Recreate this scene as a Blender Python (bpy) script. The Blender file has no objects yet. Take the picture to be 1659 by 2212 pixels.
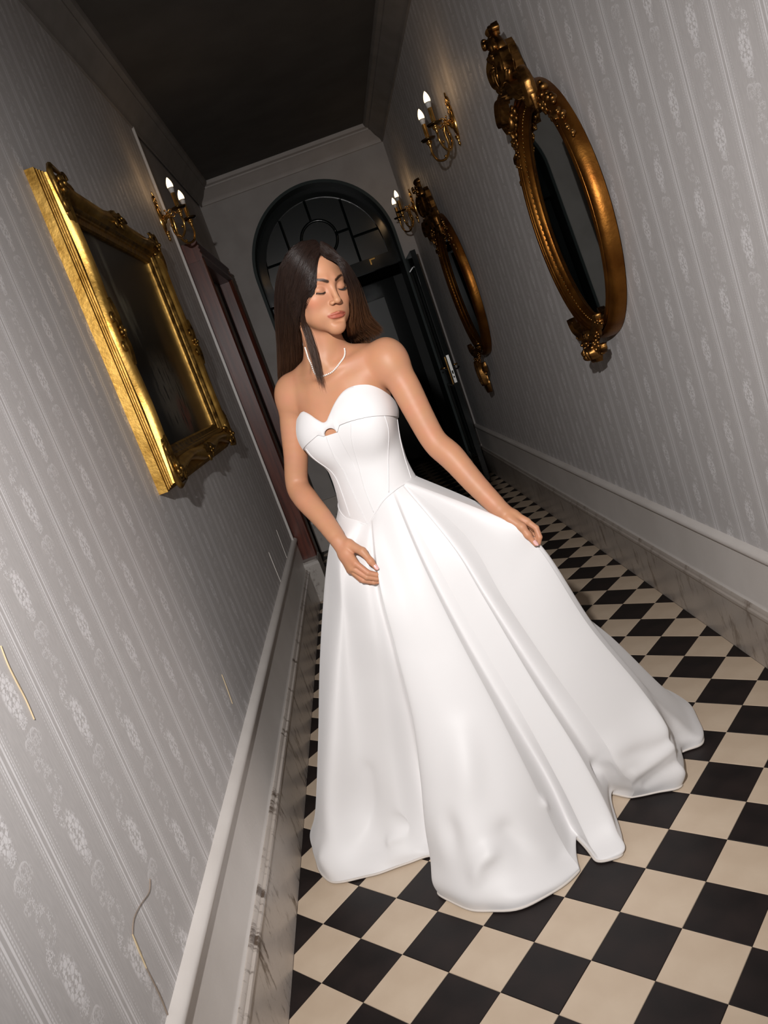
import bpy, bmesh, math, random
import numpy as np
from mathutils import Vector, Matrix

random.seed(7)
rng = np.random.default_rng(11)
scene = bpy.context.scene
COL = scene.collection
PI = math.pi

# ------------------------------------------------------------------ camera
T = 0.155                                    # floor tile edge in metres
CAM = Vector((0.02793, -1.67979, 1.44752))
RGT = Vector((0.94099, -0.05627, -0.33370))
DWN = Vector((-0.33836, -0.18373, -0.92291))
cam_data = bpy.data.cameras.new('camera')
cam_data.sensor_fit = 'VERTICAL'
cam_data.sensor_height = 36.0
cam_data.lens = 1725.0 / 2212.0 * 36.0
cam_data.clip_start = 0.05
cam = bpy.data.objects.new('camera', cam_data)
COL.objects.link(cam)
_r = RGT.normalized(); _f = _r.cross(DWN).normalized(); _d = _f.cross(_r)
cam.matrix_world = Matrix(((_r.x, -_d.x, -_f.x, CAM.x), (_r.y, -_d.y, -_f.y, CAM.y), (_r.z, -_d.z, -_f.z, CAM.z), (0, 0, 0, 1)))
scene.camera = cam

# ------------------------------------------------------------------ light, world, exposure
scene.view_settings.view_transform = 'Standard'
scene.view_settings.look = 'None'
scene.view_settings.exposure = 0.0
scene.view_settings.gamma = 1.0
scene.view_settings.use_curve_mapping = False
world = bpy.data.worlds.new('world'); scene.world = world
world.use_nodes = True
world.node_tree.nodes['Background'].inputs[0].default_value = (0.9, 0.85, 0.8, 1)
world.node_tree.nodes['Background'].inputs[1].default_value = 0.001
FLASH = Vector((-0.15, -1.70, 2.0))
fl = bpy.data.lights.new('camera_flash', 'SPOT')
fl.energy = 295.0
fl.color = (1.0, 0.972, 0.960)
fl.shadow_soft_size = 0.022
fl.spot_size = math.radians(104)
fl.spot_blend = 1.0
flo = bpy.data.objects.new('camera_flash', fl); COL.objects.link(flo)
flo.location = FLASH
flo.rotation_euler = (Vector((0.02, 0.70, 1.04)) - FLASH).to_track_quat('-Z', 'Y').to_euler()

XL, XR = -0.6310, 1.0487                     # faces of the two skirting boards at the floor
WL, WR = XL - 0.030, XR + 0.030              # wall planes
YB = 6.0                                     # end wall
Y0 = -2.6                                    # corridor start behind the photographer
ZC = 3.32                                    # ceiling

# ------------------------------------------------------------------ helpers
def link(o, parent=None):
    COL.objects.link(o)
    if parent is not None: o.parent = parent
    return o

def tag(o, label=None, cat=None, group=None, kind=None):
    if label: o['label'] = label
    if cat: o['category'] = cat
    if group: o['group'] = group
    if kind: o['kind'] = kind
    return o

def mobj(name, v, f, mat, parent=None, smooth=False, **kw):
    me = bpy.data.meshes.new(name)
    me.from_pydata([tuple(map(float, p)) for p in v], [], [tuple(map(int, q)) for q in f])
    me.validate(); me.update()
    if mat is not None:
        for m_ in (mat if isinstance(mat, (list, tuple)) else [mat]): me.materials.append(m_)
    if smooth: me.polygons.foreach_set('use_smooth', [True] * len(me.polygons))
    o = bpy.data.objects.new(name, me); link(o, parent)
    return tag(o, **kw)

def empty(name, loc=(0, 0, 0), rz=0, **kw):
    o = bpy.data.objects.new(name, None); o.empty_display_size = 0.05
    o.location = loc; o.rotation_euler = (0, 0, rz); link(o)
    return tag(o, **kw)

class MB:
    """mesh builder"""
    def __init__(s): s.v = []; s.f = []
    def add(s, v, f):
        n = len(s.v); s.v += [tuple(p) for p in v]; s.f += [tuple(i + n for i in q) for q in f]; return s
    def box(s, a, b):
        x0, y0, z0 = a; x1, y1, z1 = b
        return s.add([(x0,y0,z0),(x1,y0,z0),(x1,y1,z0),(x0,y1,z0),(x0,y0,z1),(x1,y0,z1),(x1,y1,z1),(x0,y1,z1)],
                     [(0,3,2,1),(4,5,6,7),(0,1,5,4),(1,2,6,5),(2,3,7,6),(3,0,4,7)])
    def sweep(s, sections, closed=True, caps=True, loop=False):
        """sections: list of equally long point rings"""
        n = len(sections[0]); base = len(s.v); m = len(sections)
        for r in sections: s.v += [tuple(p) for p in r]
        for i in range(m if loop else m - 1):
            a = base + i * n; b = base + ((i + 1) % m) * n
            for j in range(n if closed else n - 1):
                k = (j + 1) % n
                s.f.append((a + j, a + k, b + k, b + j))
        if caps and not loop and closed:
            s.f.append(tuple(base + j for j in reversed(range(n))))
            s.f.append(tuple(base + (m - 1) * n + j for j in range(n)))
        return s
    def tube(s, pts, rad, n=8, caps=True, flat=1.0, up=(0, 0, 1)):
        P = [Vector(p) for p in pts]
        R_ = rad if isinstance(rad, (list, tuple, np.ndarray)) else [rad] * len(P)
        secs = []; prev = None
        for i, p in enumerate(P):
            t = (P[min(i + 1, len(P) - 1)] - P[max(i - 1, 0)])
            t = t.normalized() if t.length > 1e-9 else Vector((0, 0, 1))
            if prev is None:
                u = Vector(up).cross(t)
                if u.length < 1e-4: u = Vector((1, 0, 0)).cross(t)
                if u.length < 1e-4: u = Vector((0, 1, 0)).cross(t)
            else: u = prev - t * prev.dot(t)
            u.normalize(); prev = u; w = t.cross(u)
            secs.append([p + (u * math.cos(a) + w * math.sin(a) * flat) * R_[i] for a in [2 * PI * k / n for k in range(n)]])
        return s.sweep(secs, True, caps)
    def lathe(s, prof, n=16, origin=(0, 0, 0), axis='z', caps=True):
        secs = []
        for r, h in prof:
            ring = []
            for k in range(n):
                a = 2 * PI * k / n
                p = (r * math.cos(a), r * math.sin(a), h)
                if axis == 'x': p = (h, r * math.cos(a), r * math.sin(a))
                if axis == 'y': p = (r * math.cos(a), h, r * math.sin(a))
                ring.append((p[0] + origin[0], p[1] + origin[1], p[2] + origin[2]))
            secs.append(ring)
        return s.sweep(secs, True, caps)
    def ball(s, c, r, n=8, m=6, sx=1, sy=1, sz=1):
        return s.lathe([(max(1e-5, r * math.sin(PI * i / m)), -r * math.cos(PI * i / m)) for i in range(m + 1)], n, (0, 0, 0)) and s._move(c, n * (m + 1), sx, sy, sz)
    def _move(s, c, k, sx, sy, sz):
        for i in range(len(s.v) - k, len(s.v)):
            p = s.v[i]; s.v[i] = (p[0] * sx + c[0], p[1] * sy + c[1], p[2] * sz + c[2])
        return s
    def xform(s, M, start=0):
        for i in range(start, len(s.v)): s.v[i] = tuple(M @ Vector(s.v[i]))
        return s
    def build(s, name, mat, parent=None, smooth=False, **kw):
        return mobj(name, s.v, s.f, mat, parent, smooth, **kw)

def autosmooth(o, ang=40):
    me = o.data
    me.polygons.foreach_set('use_smooth', [True] * len(me.polygons))
    me.set_sharp_from_angle(angle=math.radians(ang))
    return o

def catmull(P, n, closed=False):
    P = np.asarray(P, float); out = []; m = len(P)
    segs = m if closed else m - 1
    for i in range(segs):
        if closed: a, b, c, d = P[(i - 1) % m], P[i], P[(i + 1) % m], P[(i + 2) % m]
        else: a, b, c, d = P[max(i - 1, 0)], P[i], P[i + 1], P[min(i + 2, m - 1)]
        for k in range(n):
            t = k / n
            out.append(0.5 * ((2 * b) + (c - a) * t + (2 * a - 5 * b + 4 * c - d) * t * t + (3 * b - a - 3 * c + d) * t ** 3))
    if not closed: out.append(P[-1])
    return np.array(out)

# ------------------------------------------------------------------ shader helpers
class X:
    """tiny expression builder over shader math nodes"""
    nt = None
    def __init__(s, sock): s.s = sock
    @staticmethod
    def op(kind, *a, clamp=False):
        n = X.nt.nodes.new('ShaderNodeMath'); n.operation = kind; n.use_clamp = clamp
        for i, q in enumerate(a):
            if isinstance(q, X): X.nt.links.new(q.s, n.inputs[i])
            else: n.inputs[i].default_value = float(q)
        return X(n.outputs[0])
    def __add__(s, o): return X.op('ADD', s, o)
    __radd__ = __add__
    def __sub__(s, o): return X.op('SUBTRACT', s, o)
    def __rsub__(s, o): return X.op('SUBTRACT', o, s)
    def __mul__(s, o): return X.op('MULTIPLY', s, o)
    __rmul__ = __mul__
    def __truediv__(s, o): return X.op('DIVIDE', s, o)
    def abs(s): return X.op('ABSOLUTE', s)
    def floor(s): return X.op('FLOOR', s)
    def mod(s, o): return X.op('FLOORED_MODULO', s, o)
    def max(s, o): return X.op('MAXIMUM', s, o)
    def min(s, o): return X.op('MINIMUM', s, o)
    def cos(s): return X.op('COSINE', s)
    def sqrt(s): return X.op('SQRT', s)
    def atan2(s, o): return X.op('ARCTAN2', s, o)
    def step(s, lo, hi):
        """1 below lo, 0 above hi"""
        n = X.nt.nodes.new('ShaderNodeMapRange'); n.interpolation_type = 'SMOOTHSTEP'
        X.nt.links.new(s.s, n.inputs[0])
        n.inputs[1].default_value = lo; n.inputs[2].default_value = hi; n.inputs[3].default_value = 1; n.inputs[4].default_value = 0
        return X(n.outputs[0])

def new_mat(name, color=(.5, .5, .5), rough=.6, metal=0.0, spec=None, coat=0.0, sheen=0.0):
    m = bpy.data.materials.new(name); m.use_nodes = True
    b = m.node_tree.nodes['Principled BSDF']
    b.inputs['Base Color'].default_value = (*color, 1); b.inputs['Roughness'].default_value = rough
    b.inputs['Metallic'].default_value = metal
    if spec is not None: b.inputs['Specular IOR Level'].default_value = spec
    if coat: b.inputs['Coat Weight'].default_value = coat; b.inputs['Coat Roughness'].default_value = 0.15
    if sheen: b.inputs['Sheen Weight'].default_value = sheen
    return m

def nd(m, t, **kw):
    n = m.node_tree.nodes.new(t)
    for k, v in kw.items(): setattr(n, k, v)
    return n

def lk(m, a, b): m.node_tree.links.new(a, b)

def noise_color(m, c1, c2, scale=8.0, detail=4.0, lo=.35, hi=.65, stretch=(1, 1, 1), bump=0.0, bscale=None, rough=None):
    """noise-driven mix of two colours in object coordinates, optional bump and roughness range"""
    b = m.node_tree.nodes['Principled BSDF']
    tc = nd(m, 'ShaderNodeTexCoord'); mp = nd(m, 'ShaderNodeMapping'); mp.inputs['Scale'].default_value = stretch
    lk(m, tc.outputs['Object'], mp.inputs[0])
    nz = nd(m, 'ShaderNodeTexNoise'); nz.inputs['Scale'].default_value = scale; nz.inputs['Detail'].default_value = detail
    lk(m, mp.outputs[0], nz.inputs[0])
    rp = nd(m, 'ShaderNodeValToRGB'); rp.color_ramp.elements[0].position = lo; rp.color_ramp.elements[1].position = hi
    rp.color_ramp.elements[0].color = (*c1, 1); rp.color_ramp.elements[1].color = (*c2, 1)
    lk(m, nz.outputs[0], rp.inputs[0]); lk(m, rp.outputs[0], b.inputs['Base Color'])
    if rough:
        mr = nd(m, 'ShaderNodeMapRange'); mr.inputs[3].default_value = rough[0]; mr.inputs[4].default_value = rough[1]
        lk(m, nz.outputs[0], mr.inputs[0]); lk(m, mr.outputs[0], b.inputs['Roughness'])
    if bump:
        nb = nd(m, 'ShaderNodeTexNoise'); nb.inputs['Scale'].default_value = bscale or scale * 4; nb.inputs['Detail'].default_value = 3
        lk(m, mp.outputs[0], nb.inputs[0])
        bp = nd(m, 'ShaderNodeBump'); bp.inputs['Strength'].default_value = bump; bp.inputs['Distance'].default_value = 0.004
        lk(m, nb.outputs[0], bp.inputs['Height']); lk(m, bp.outputs[0], b.inputs['Normal'])
    return m

def wallpaper(name, yoff, zoff, flip):
    """grey woven paper, silvery stripes every 187 mm, bouquets and wreaths in half drop"""
    m = new_mat(name, (.4, .38, .37), .55, spec=.4)
    X.nt = m.node_tree
    tc = nd(m, 'ShaderNodeTexCoord'); sp = nd(m, 'ShaderNodeSeparateXYZ'); lk(m, tc.outputs['Object'], sp.inputs[0])
    nz = nd(m, 'ShaderNodeTexNoise'); nz.inputs['Scale'].default_value = 90; nz.inputs['Detail'].default_value = 2
    lk(m, tc.outputs['Object'], nz.inputs[0])
    wob = X(nz.outputs[0]) - 0.5
    y = X(sp.outputs[1]) * (-1 if flip else 1); z = X(sp.outputs[2])
    P = 0.187; V = 0.265
    yy = (y - yoff) / P
    col = yy.floor()
    u = (yy - col - 0.5) * P                              # 0 in the middle of a column
    zz = z - zoff + col.mod(2.0) * (V / 2)
    v = zz.mod(V) - V / 2
    d = P / 2 - u.abs()                                   # distance to the stripe centre
    dash = ((z * 900.0).cos()).step(-.2, .6)
    st = ((d - 0.0075).abs()).step(.0015, .0040)
    st = st.max(((d - 0.0150).abs()).step(.001, .0030) * (0.45 + 0.4 * dash))
    st = st.max(((d - 0.0205).abs()).step(.001, .0025) * 0.4)
    st = st.max(((d - 0.0290).abs()).step(.0006, .0024) * dash * 0.45)
    uw = u + wob * 0.007; vw = v + wob * 0.007
    def ell(cx, cy, rx, ry, lo=.6, hi=1.1):
        a = (u - cx) * (1 / rx); b_ = (v - cy) * (1 / ry)
        return (a * a + b_ * b_).step(lo, hi)
    cb2 = nd(m, 'ShaderNodeCombineXYZ'); lk(m, uw.s, cb2.inputs[0]); lk(m, vw.s, cb2.inputs[1])
    def vor(scale, feature='F1', rnd=.85):
        n = nd(m, 'ShaderNodeTexVoronoi', voronoi_dimensions='2D', feature=feature); n.inputs['Scale'].default_value = scale
        n.inputs['Randomness'].default_value = rnd; lk(m, cb2.outputs[0], n.inputs[0]); return X(n.outputs[0])
    def flowers(scale, petals, size, rnd=.75):
        """one petalled flower head per Voronoi cell"""
        n = nd(m, 'ShaderNodeTexVoronoi', voronoi_dimensions='2D'); n.inputs['Scale'].default_value = scale; n.inputs['Randomness'].default_value = rnd
        lk(m, cb2.outputs[0], n.inputs[0])
        sb_ = nd(m, 'ShaderNodeVectorMath', operation='SUBTRACT'); lk(m, cb2.outputs[0], sb_.inputs[0]); lk(m, n.outputs['Position'], sb_.inputs[1])
        sx_ = nd(m, 'ShaderNodeSeparateXYZ'); lk(m, sb_.outputs[0], sx_.inputs[0])
        th_ = X(sx_.outputs[1]).atan2(X(sx_.outputs[0])); dd = X(n.outputs['Distance'])
        cc = nd(m, 'ShaderNodeSeparateColor'); lk(m, n.outputs['Color'], cc.inputs[0])
        edge = size * (.72 + .28 * (th_ * petals + X(cc.outputs[0]) * 6.28).cos())
        fl0 = (dd - edge).step(-.07, .05)
        return fl0 * (1.0 - ((dd - size * .42).abs()).step(.02, .09) * .6)
    big = flowers(40.0, 5.0, .66, .55)
    small = flowers(80.0, 5.0, .52, .8)
    body = ell(.001, -.002, .027, .050, .45, 1.15)
    leafy = ell(.0, -.046, .021, .017)
    sprig = ell(-.022, .052, .014, .026)
    stem = ell(.004, -.088, .034, .022)
    wreath = ell(.004, .098, .026, .036) - ell(.004, .098, .011, .018) + ell(-.006, -.122, .024, .016)
    fl_ = body * big.max(small * .7)
    fl_ = fl_.max((sprig + leafy + wreath * .72).min(1.0) * small * .85)
    def arc(cx, cy, r, side, k=.6):
        a = uw - cx; b_ = vw - cy
        return (((a * a + b_ * b_).sqrt() - r).abs()).step(.0009, .0028) * (b_ * side).step(-.004, .004) * k
    fl_ = fl_.max(arc(-.012, -.088, .012, -1)).max(arc(.016, -.082, .013, -1)).max(stem * small * .5)
    pat = st.max(fl_)
    # woven grain
    wv = nd(m, 'ShaderNodeTexNoise'); wv.inputs['Scale'].default_value = 30; wv.inputs['Detail'].default_value = 6
    mp = nd(m, 'ShaderNodeMapping'); mp.inputs['Scale'].default_value = (1, 9, 1.2)
    lk(m, tc.outputs['Object'], mp.inputs[0]); lk(m, mp.outputs[0], wv.inputs[0])
    grain = (X(wv.outputs[0]) - .5) * .28 + 1.0
    mx = nd(m, 'ShaderNodeMix', data_type='RGBA')
    lk(m, pat.s, mx.inputs[0])
    mx.inputs[6].default_value = (.50, .478, .468, 1); mx.inputs[7].default_value = (.73, .71, .712, 1)
    ml = nd(m, 'ShaderNodeMix', data_type='RGBA', blend_type='MULTIPLY'); ml.inputs[0].default_value = 1
    lk(m, mx.outputs[2], ml.inputs[6])
    cb = nd(m, 'ShaderNodeCombineColor'); [lk(m, grain.s, cb.inputs[i]) for i in range(3)]
    lk(m, cb.outputs[0], ml.inputs[7])
    b = m.node_tree.nodes['Principled BSDF']
    lk(m, ml.outputs[2], b.inputs['Base Color'])
    lk(m, (0.62 - pat * 0.17).s, b.inputs['Roughness'])
    bp = nd(m, 'ShaderNodeBump'); bp.inputs['Strength'].default_value = .25; bp.inputs['Distance'].default_value = .001
    lk(m, (pat + grain * .5).s, bp.inputs['Height']); lk(m, bp.outputs[0], b.inputs['Normal'])
    return m

M_paperL = wallpaper('wallpaper_left', 0.048, 1.255 - 0.1325, False)
M_paperR = wallpaper('wallpaper_right', 0.050, 1.777 - 0.1325, False)
M_paint = noise_color(new_mat('wall_paint', rough=.6), (.36, .33, .31), (.41, .38, .36), 5, bump=.1)
M_skirt = noise_color(new_mat('skirting_paint', rough=.42), (.60, .56, .525), (.66, .62, .585), 4, bump=.12, bscale=60)
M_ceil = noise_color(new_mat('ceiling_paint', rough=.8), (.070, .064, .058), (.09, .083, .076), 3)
M_cornice = noise_color(new_mat('side_cornice_dimmed', rough=.7), (.20, .185, .17), (.24, .22, .205), 6)  # side cornices: dimness of grazing light put into the colour
M_white = new_mat('white_gloss_strip', (.55, .52, .49), .35)
M_mahog = noise_color(new_mat('mahogany', rough=.32, coat=.15), (.055, .012, .007), (.125, .030, .016), 6, stretch=(9, 9, .7))
M_black = new_mat('black_gloss_door_paint', (.003, .006, .006), .14)
M_blackm = new_mat('dark_green_arch_paint', (.008, .020, .019), .6)
M_glass = new_mat('dark_pane_glass', (.018, .024, .023), .22); M_glass.node_tree.nodes['Principled BSDF'].inputs['Transmission Weight'].default_value = .35
M_steel = new_mat('lock_steel', (.75, .75, .72), .3, 1.0)
M_brass = noise_color(new_mat('brass', rough=.18, metal=1), (.62, .36, .11), (.50, .27, .07), 30)
M_plinth = None

def stone(name, c1, c2, dirt):
    m = noise_color(new_mat(name, rough=.3), c1, c2, 3.2, 6, bump=.15, bscale=50)
    b = m.node_tree.nodes['Principled BSDF']
    tc = nd(m, 'ShaderNodeTexCoord'); mp = nd(m, 'ShaderNodeMapping'); mp.inputs['Scale'].default_value = (4, 9, 3)
    mp.inputs['Rotation'].default_value = (.55, .0, 0)
    lk(m, tc.outputs['Object'], mp.inputs[0])
    nz = nd(m, 'ShaderNodeTexNoise'); nz.inputs['Scale'].default_value = 2.2; nz.inputs['Detail'].default_value = 9; nz.inputs['Roughness'].default_value = .72
    lk(m, mp.outputs[0], nz.inputs[0])
    rp = nd(m, 'ShaderNodeValToRGB'); rp.color_ramp.elements[0].position = .54; rp.color_ramp.elements[1].position = .64
    rp.color_ramp.elements[0].color = (0, 0, 0, 1); rp.color_ramp.elements[1].color = (1, 1, 1, 1)
    lk(m, nz.outputs[0], rp.inputs[0])
    mx = nd(m, 'ShaderNodeMix', data_type='RGBA')
    lk(m, rp.outputs[0], mx.inputs[0]); lk(m, b.inputs['Base Color'].links[0].from_socket, mx.inputs[6])
    mx.inputs[7].default_value = (*dirt, 1)
    lk(m, mx.outputs[2], b.inputs['Base Color'])
    return m
M_stone = stone('grey_stone_plinth_worn', (.44, .39, .345), (.53, .475, .43), (.11, .08, .06))
M_stoneR = stone('grey_stone_plinth', (.38, .33, .29), (.45, .40, .355), (.24, .195, .16))

# ------------------------------------------------------------------ floor tiles
M_beige = noise_color(new_mat('beige_floor_tile', rough=.42), (.52, .405, .295), (.60, .485, .365), 7, 5, .3, .7, bump=.06, bscale=60, rough=(.36, .5))
M_dark = noise_color(new_mat('black_floor_tile', rough=.45, spec=.3), (.008, .006, .006), (.018, .012, .011), 9, 4, bump=.05, bscale=70, rough=(.40, .55))
M_grout = new_mat('dark_grout', (.035, .028, .024), .85)
floor = MB().box((XL - .04, Y0, -.06), (XR + .04, YB + 2.2, -.0035)).build('floor', M_grout, kind='structure')
SQ = math.sqrt(.5)
def clip(poly, x, keep_gt):
    out = []
    for i in range(len(poly)):
        a, b = poly[i], poly[(i + 1) % len(poly)]
        ia, ib = (a[0] >= x) == keep_gt, (b[0] >= x) == keep_gt
        if ia: out.append(a)
        if ia != ib:
            t = (x - a[0]) / (b[0] - a[0]); out.append((x, a[1] + t * (b[1] - a[1])))
    return out
def tile_geo(poly, mb, cx=0, cy=0):
    n = len(poly); b = .0012
    gx = sum(p[0] for p in poly) / n; gy = sum(p[1] for p in poly) / n
    def ins(k): return [(p[0] + (gx - p[0]) * k - cx, p[1] + (gy - p[1]) * k - cy) for p in poly]
    lo, hi = ins(.006), ins(.018)
    v = [(x, y, -.006) for x, y in lo] + [(x, y, -.0010) for x, y in lo] + [(x, y, 0) for x, y in hi]
    f = [tuple(range(2 * n, 3 * n))]
    for r in (0, n):
        for i in range(n): f.append((r + i, r + (i + 1) % n, r + n + (i + 1) % n, r + n + i))
    mb.add(v, f)
tiles = []
for a in range(-70, 40):
    for b in range(-70, 40):
        P = [((i - j) * SQ * T, -(i + j) * SQ * T) for i, j in ((a, b), (a + 1, b), (a + 1, b + 1), (a, b + 1))]
        ys = [p[1] for p in P]; xs = [p[0] for p in P]
        if max(xs) < XL or min(xs) > XR or min(ys) > YB + 1.6 or max(ys) < -.75: continue
        full = min(xs) >= XL and max(xs) <= XR
        Q = P if full else clip(clip(P, XL, True), XR, False)
        if len(Q) < 3: continue
        area = .5 * abs(sum(Q[i][0] * Q[(i + 1) % len(Q)][1] - Q[(i + 1) % len(Q)][0] * Q[i][1] for i in range(len(Q))))
        if area < 2e-4: continue
        if sum(Q[i][0] * Q[(i + 1) % len(Q)][1] - Q[(i + 1) % len(Q)][0] * Q[i][1] for i in range(len(Q))) < 0: Q = Q[::-1]
        cx = sum(p[0] for p in Q) / len(Q); cy = sum(p[1] for p in Q) / len(Q)
        tiles.append((cy, cx, Q, full, (a + b) % 2 != 0, P[0]))
def seen(cx, cy):
    q = Vector((cx, cy, 0)) - CAM
    zz = q.dot(_f)
    if zz < .1: return False
    px = 829.5 + q.dot(_r) / zz * 1725; py = 1106 + q.dot(_d) / zz * 1725
    return -60 < px < 1720 and -60 < py < 2290
tiles.sort(key=lambda q: (0 if seen(q[1], q[0]) else 1, q[0]))
shared = {}
rest = {True: MB(), False: MB()}
for k, (cy, cx, Q, full, light, p0) in enumerate(tiles):
    mat = M_beige if light else M_dark
    if k < 300:
        if full:
            if light not in shared:
                mb = MB(); tile_geo(Q, mb, cx, cy)
                o = mb.build('tile', mat, floor); shared[light] = o.data
            else:
                o = bpy.data.objects.new('tile', shared[light]); link(o, floor)
        else:
            mb = MB(); tile_geo(Q, mb, cx, cy); o = mb.build('tile', mat, floor)
        o.location = (cx, cy, random.uniform(-.0004, .0003))
        o.rotation_euler = (random.uniform(-.0012, .0012), random.uniform(-.0012, .0012), 0)
    else: tile_geo(Q, rest[light])
for light, mb in rest.items():
    if mb.v: mb.build('far_tiles', M_beige if light else M_dark, floor, kind='stuff')

# ------------------------------------------------------------------ walls, ceiling
YD0, YD1 = 3.62, 5.10                        # mahogany doorway in the left wall
wl = MB().box((WL - .2, Y0, 0), (WL, YD0 - .08, ZC)).build('wall_left', M_paperL, kind='structure')
MB().box((WL - .2, YD0 - .08, 0), (WL - .012, YB + .3, ZC)).build('wall_left_beyond', M_paint, kind='structure')
wr = MB().box((WR, Y0, 0), (WR + .2, YB + .3, ZC)).build('wall_right', M_paperR, kind='structure')
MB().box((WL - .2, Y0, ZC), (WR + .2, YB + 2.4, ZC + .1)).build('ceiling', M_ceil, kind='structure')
MB().box((WL - .2, Y0 - .1, 0), (WR + .2, Y0, ZC)).build('wall_front', M_paint, kind='structure')

# white strip that ends the wallpaper on the left wall
MB().box((WL, YD0 - .105, .46), (WL + .014, YD0 - .080, ZC - .16)).build('trim_1', M_white, kind='structure')
# skirting boards, stepped profile
PROF = [(0, 0), (.030, 0), (.030, .203), (.034, .208), (.0355, .216), (.034, .223), (.027, .226), (.026, .233), (.021, .240), (.015, .246),
        (.013, .252), (.013, .428), (.020, .430), (.0255, .436), (.027, .444), (.024, .452), (.016, .458), (.006, .462), (0, .463)]
LOW = PROF[:9] + [(0, .240)]
UP = [(0, .238), (.0195, .238)] + PROF[9:]
def run(prof, side, y0, y1, name, mat, parent=None, **kw):
    s = 1 if side == 'L' else -1; w = WL if side == 'L' else WR
    mb = MB(); ny = max(2, int((y1 - y0) / .5))
    mb.sweep([[(w + s * d, y0 + (y1 - y0) * i / ny, z) for d, z in prof] for i in range(ny + 1)])
    return autosmooth(mb.build(name, mat, parent, **kw), 35)
bl = run(UP, 'L', Y0, YD0 - .03, 'baseboard_left', M_skirt, kind='structure')
run(LOW, 'L', Y0, YD0 - .10, 'stone_plinth', M_stone, bl)
br = run(UP, 'R', Y0, YB, 'baseboard_right', M_skirt, kind='structure')
run(LOW, 'R', Y0, YB, 'stone_plinth', M_stoneR, br)
# cornices
CP = [(0, 3.15), (.012, 3.155), (.016, 3.175), (.028, 3.19), (.055, 3.215), (.085, 3.26), (.098, 3.268), (.10, 3.28), (.125, 3.29), (.135, 3.31), (.135, ZC), (0, ZC)]
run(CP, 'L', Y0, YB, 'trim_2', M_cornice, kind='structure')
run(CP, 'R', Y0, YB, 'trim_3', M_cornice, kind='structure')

# ------------------------------------------------------------------ end wall with arched doorway
ACX, AR, AZ = 0.255, 0.668, 2.375
def arch_pts(r, n=40, z0=0.0):
    return [(ACX - r, z0)] + [(ACX - r * math.cos(PI * k / n), AZ + r * math.sin(PI * k / n)) for k in range(n + 1)] + [(ACX + r, z0)]
def arch_plate(name, r, y0, y1, mat, **kw):
    """wall plate with an arched hole"""
    ip = arch_pts(r); n = len(ip)
    def outer(p):
        x, z = p
        if z <= AZ: return (WL - .2 if x < ACX else WR + .2, z)
        dx, dz = x - ACX, z - AZ
        t = min((WR + .2 - ACX) / dx if dx > 1e-9 else 1e9, (WL - .2 - ACX) / dx if dx < -1e-9 else 1e9, (ZC - AZ) / dz if dz > 1e-9 else 1e9)
        return (ACX + dx * t, AZ + dz * t)
    op = [outer(p) for p in ip]
    # keep the plate's corners square
    v = []; f = []
    for y in (y0, y1):
        v += [(x, y, z) for x, z in ip] + [(x, y, z) for x, z in op]
    N = 2 * n
    for i in range(n - 1):
        f += [(i, n + i, n + i + 1, i + 1), (N + i, N + i + 1, N + n + i + 1, N + n + i), (i, i + 1, N + i + 1, N + i)]
        f.append((n + i, N + n + i, N + n + i + 1, n + i + 1))
    return mobj(name, v, f, mat, **kw)
wb = arch_plate('wall_back', AR, YB, YB + .12, M_paint, kind='structure')
# square corners the fan of the plate cuts off
mb = MB(); mb.box((WL - .2, YB + .001, 3.0), (ACX - AR - .02, YB + .119, ZC)); mb.box((ACX + AR + .02, YB + .001, 3.0), (WR + .2, YB + .119, ZC))
mb.build('corner_infill', M_paint, wb)
def bar(name, prof, mat, **kw):
    mb = MB(); mb.sweep([[(x, YB - d, z) for d, z in prof] for x in (WL, (WL + WR) / 2, WR)])
    return autosmooth(mb.build(name, mat, **kw), 35)
M_cornB = noise_color(new_mat('end_cornice_paint', rough=.6), (.42, .385, .36), (.47, .43, .405), 6)  # same cornice paint, without the dimness painted into the side runs
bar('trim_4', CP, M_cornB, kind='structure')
for i, (x0, x1) in enumerate(((WL, ACX - AR - .01), (ACX + AR + .01, WR))):
    MB().box((x0, YB - .03, 0), (x1, YB, .26)).build('baseboard_back' if i == 0 else 'baseboard_back_short', M_stone, kind='structure')
# reveal of the arch
def arch_ring(r0, r1, y0, y1, name, mat, parent=None, z0=0.0, **kw):
    a, b = arch_pts(r1, z0=z0), arch_pts(r0, z0=z0)
    mb = MB(); mb.sweep([[(p[0], y0, p[1]), (q[0], y0, q[1]), (q[0], y1, q[1]), (p[0], y1, p[1])] for p, q in zip(a, b)])
    return autosmooth(mb.build(name, mat, parent, **kw), 35)
arch_ring(AR - .012, AR + .015, YB - .004, YB + .42, 'trim_5', M_blackm, kind='structure')
# fanlight: frame, bars, panes
YF = YB + .20
ZT = 2.24
RI = AR - .012
win = arch_ring(RI - .085, RI, YF, YF + .06, 'window_1', M_black, z0=ZT, kind='structure')
MB().box((ACX - RI, YF - .02, ZT - .10), (ACX + RI, YF + .07, ZT + .02)).build('transom', M_black, win)
RG = RI - .085
mb = MB(); mb.tube([(ACX + .17 * math.cos(t), YF + .03, AZ + .205 + .17 * math.sin(t)) for t in np.linspace(0, 2 * PI, 41)], .016, 6)
mb.build('ring_bar', M_black, win, smooth=True)
def fbar(x0, z0, x1, z1, r=.014):
    m_ = MB(); m_.tube([(x0, YF + .03, z0), (x1, YF + .03, z1)], r, 6); m_.build('glazing_bar', M_black, win)
zc = AZ + .205
fbar(ACX - .02, zc + .17, ACX - .02, AZ + RG); fbar(ACX + .30, ZT, ACX + .30, AZ + .48); fbar(ACX - .30, ZT, ACX - .30, AZ + .48)
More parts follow.
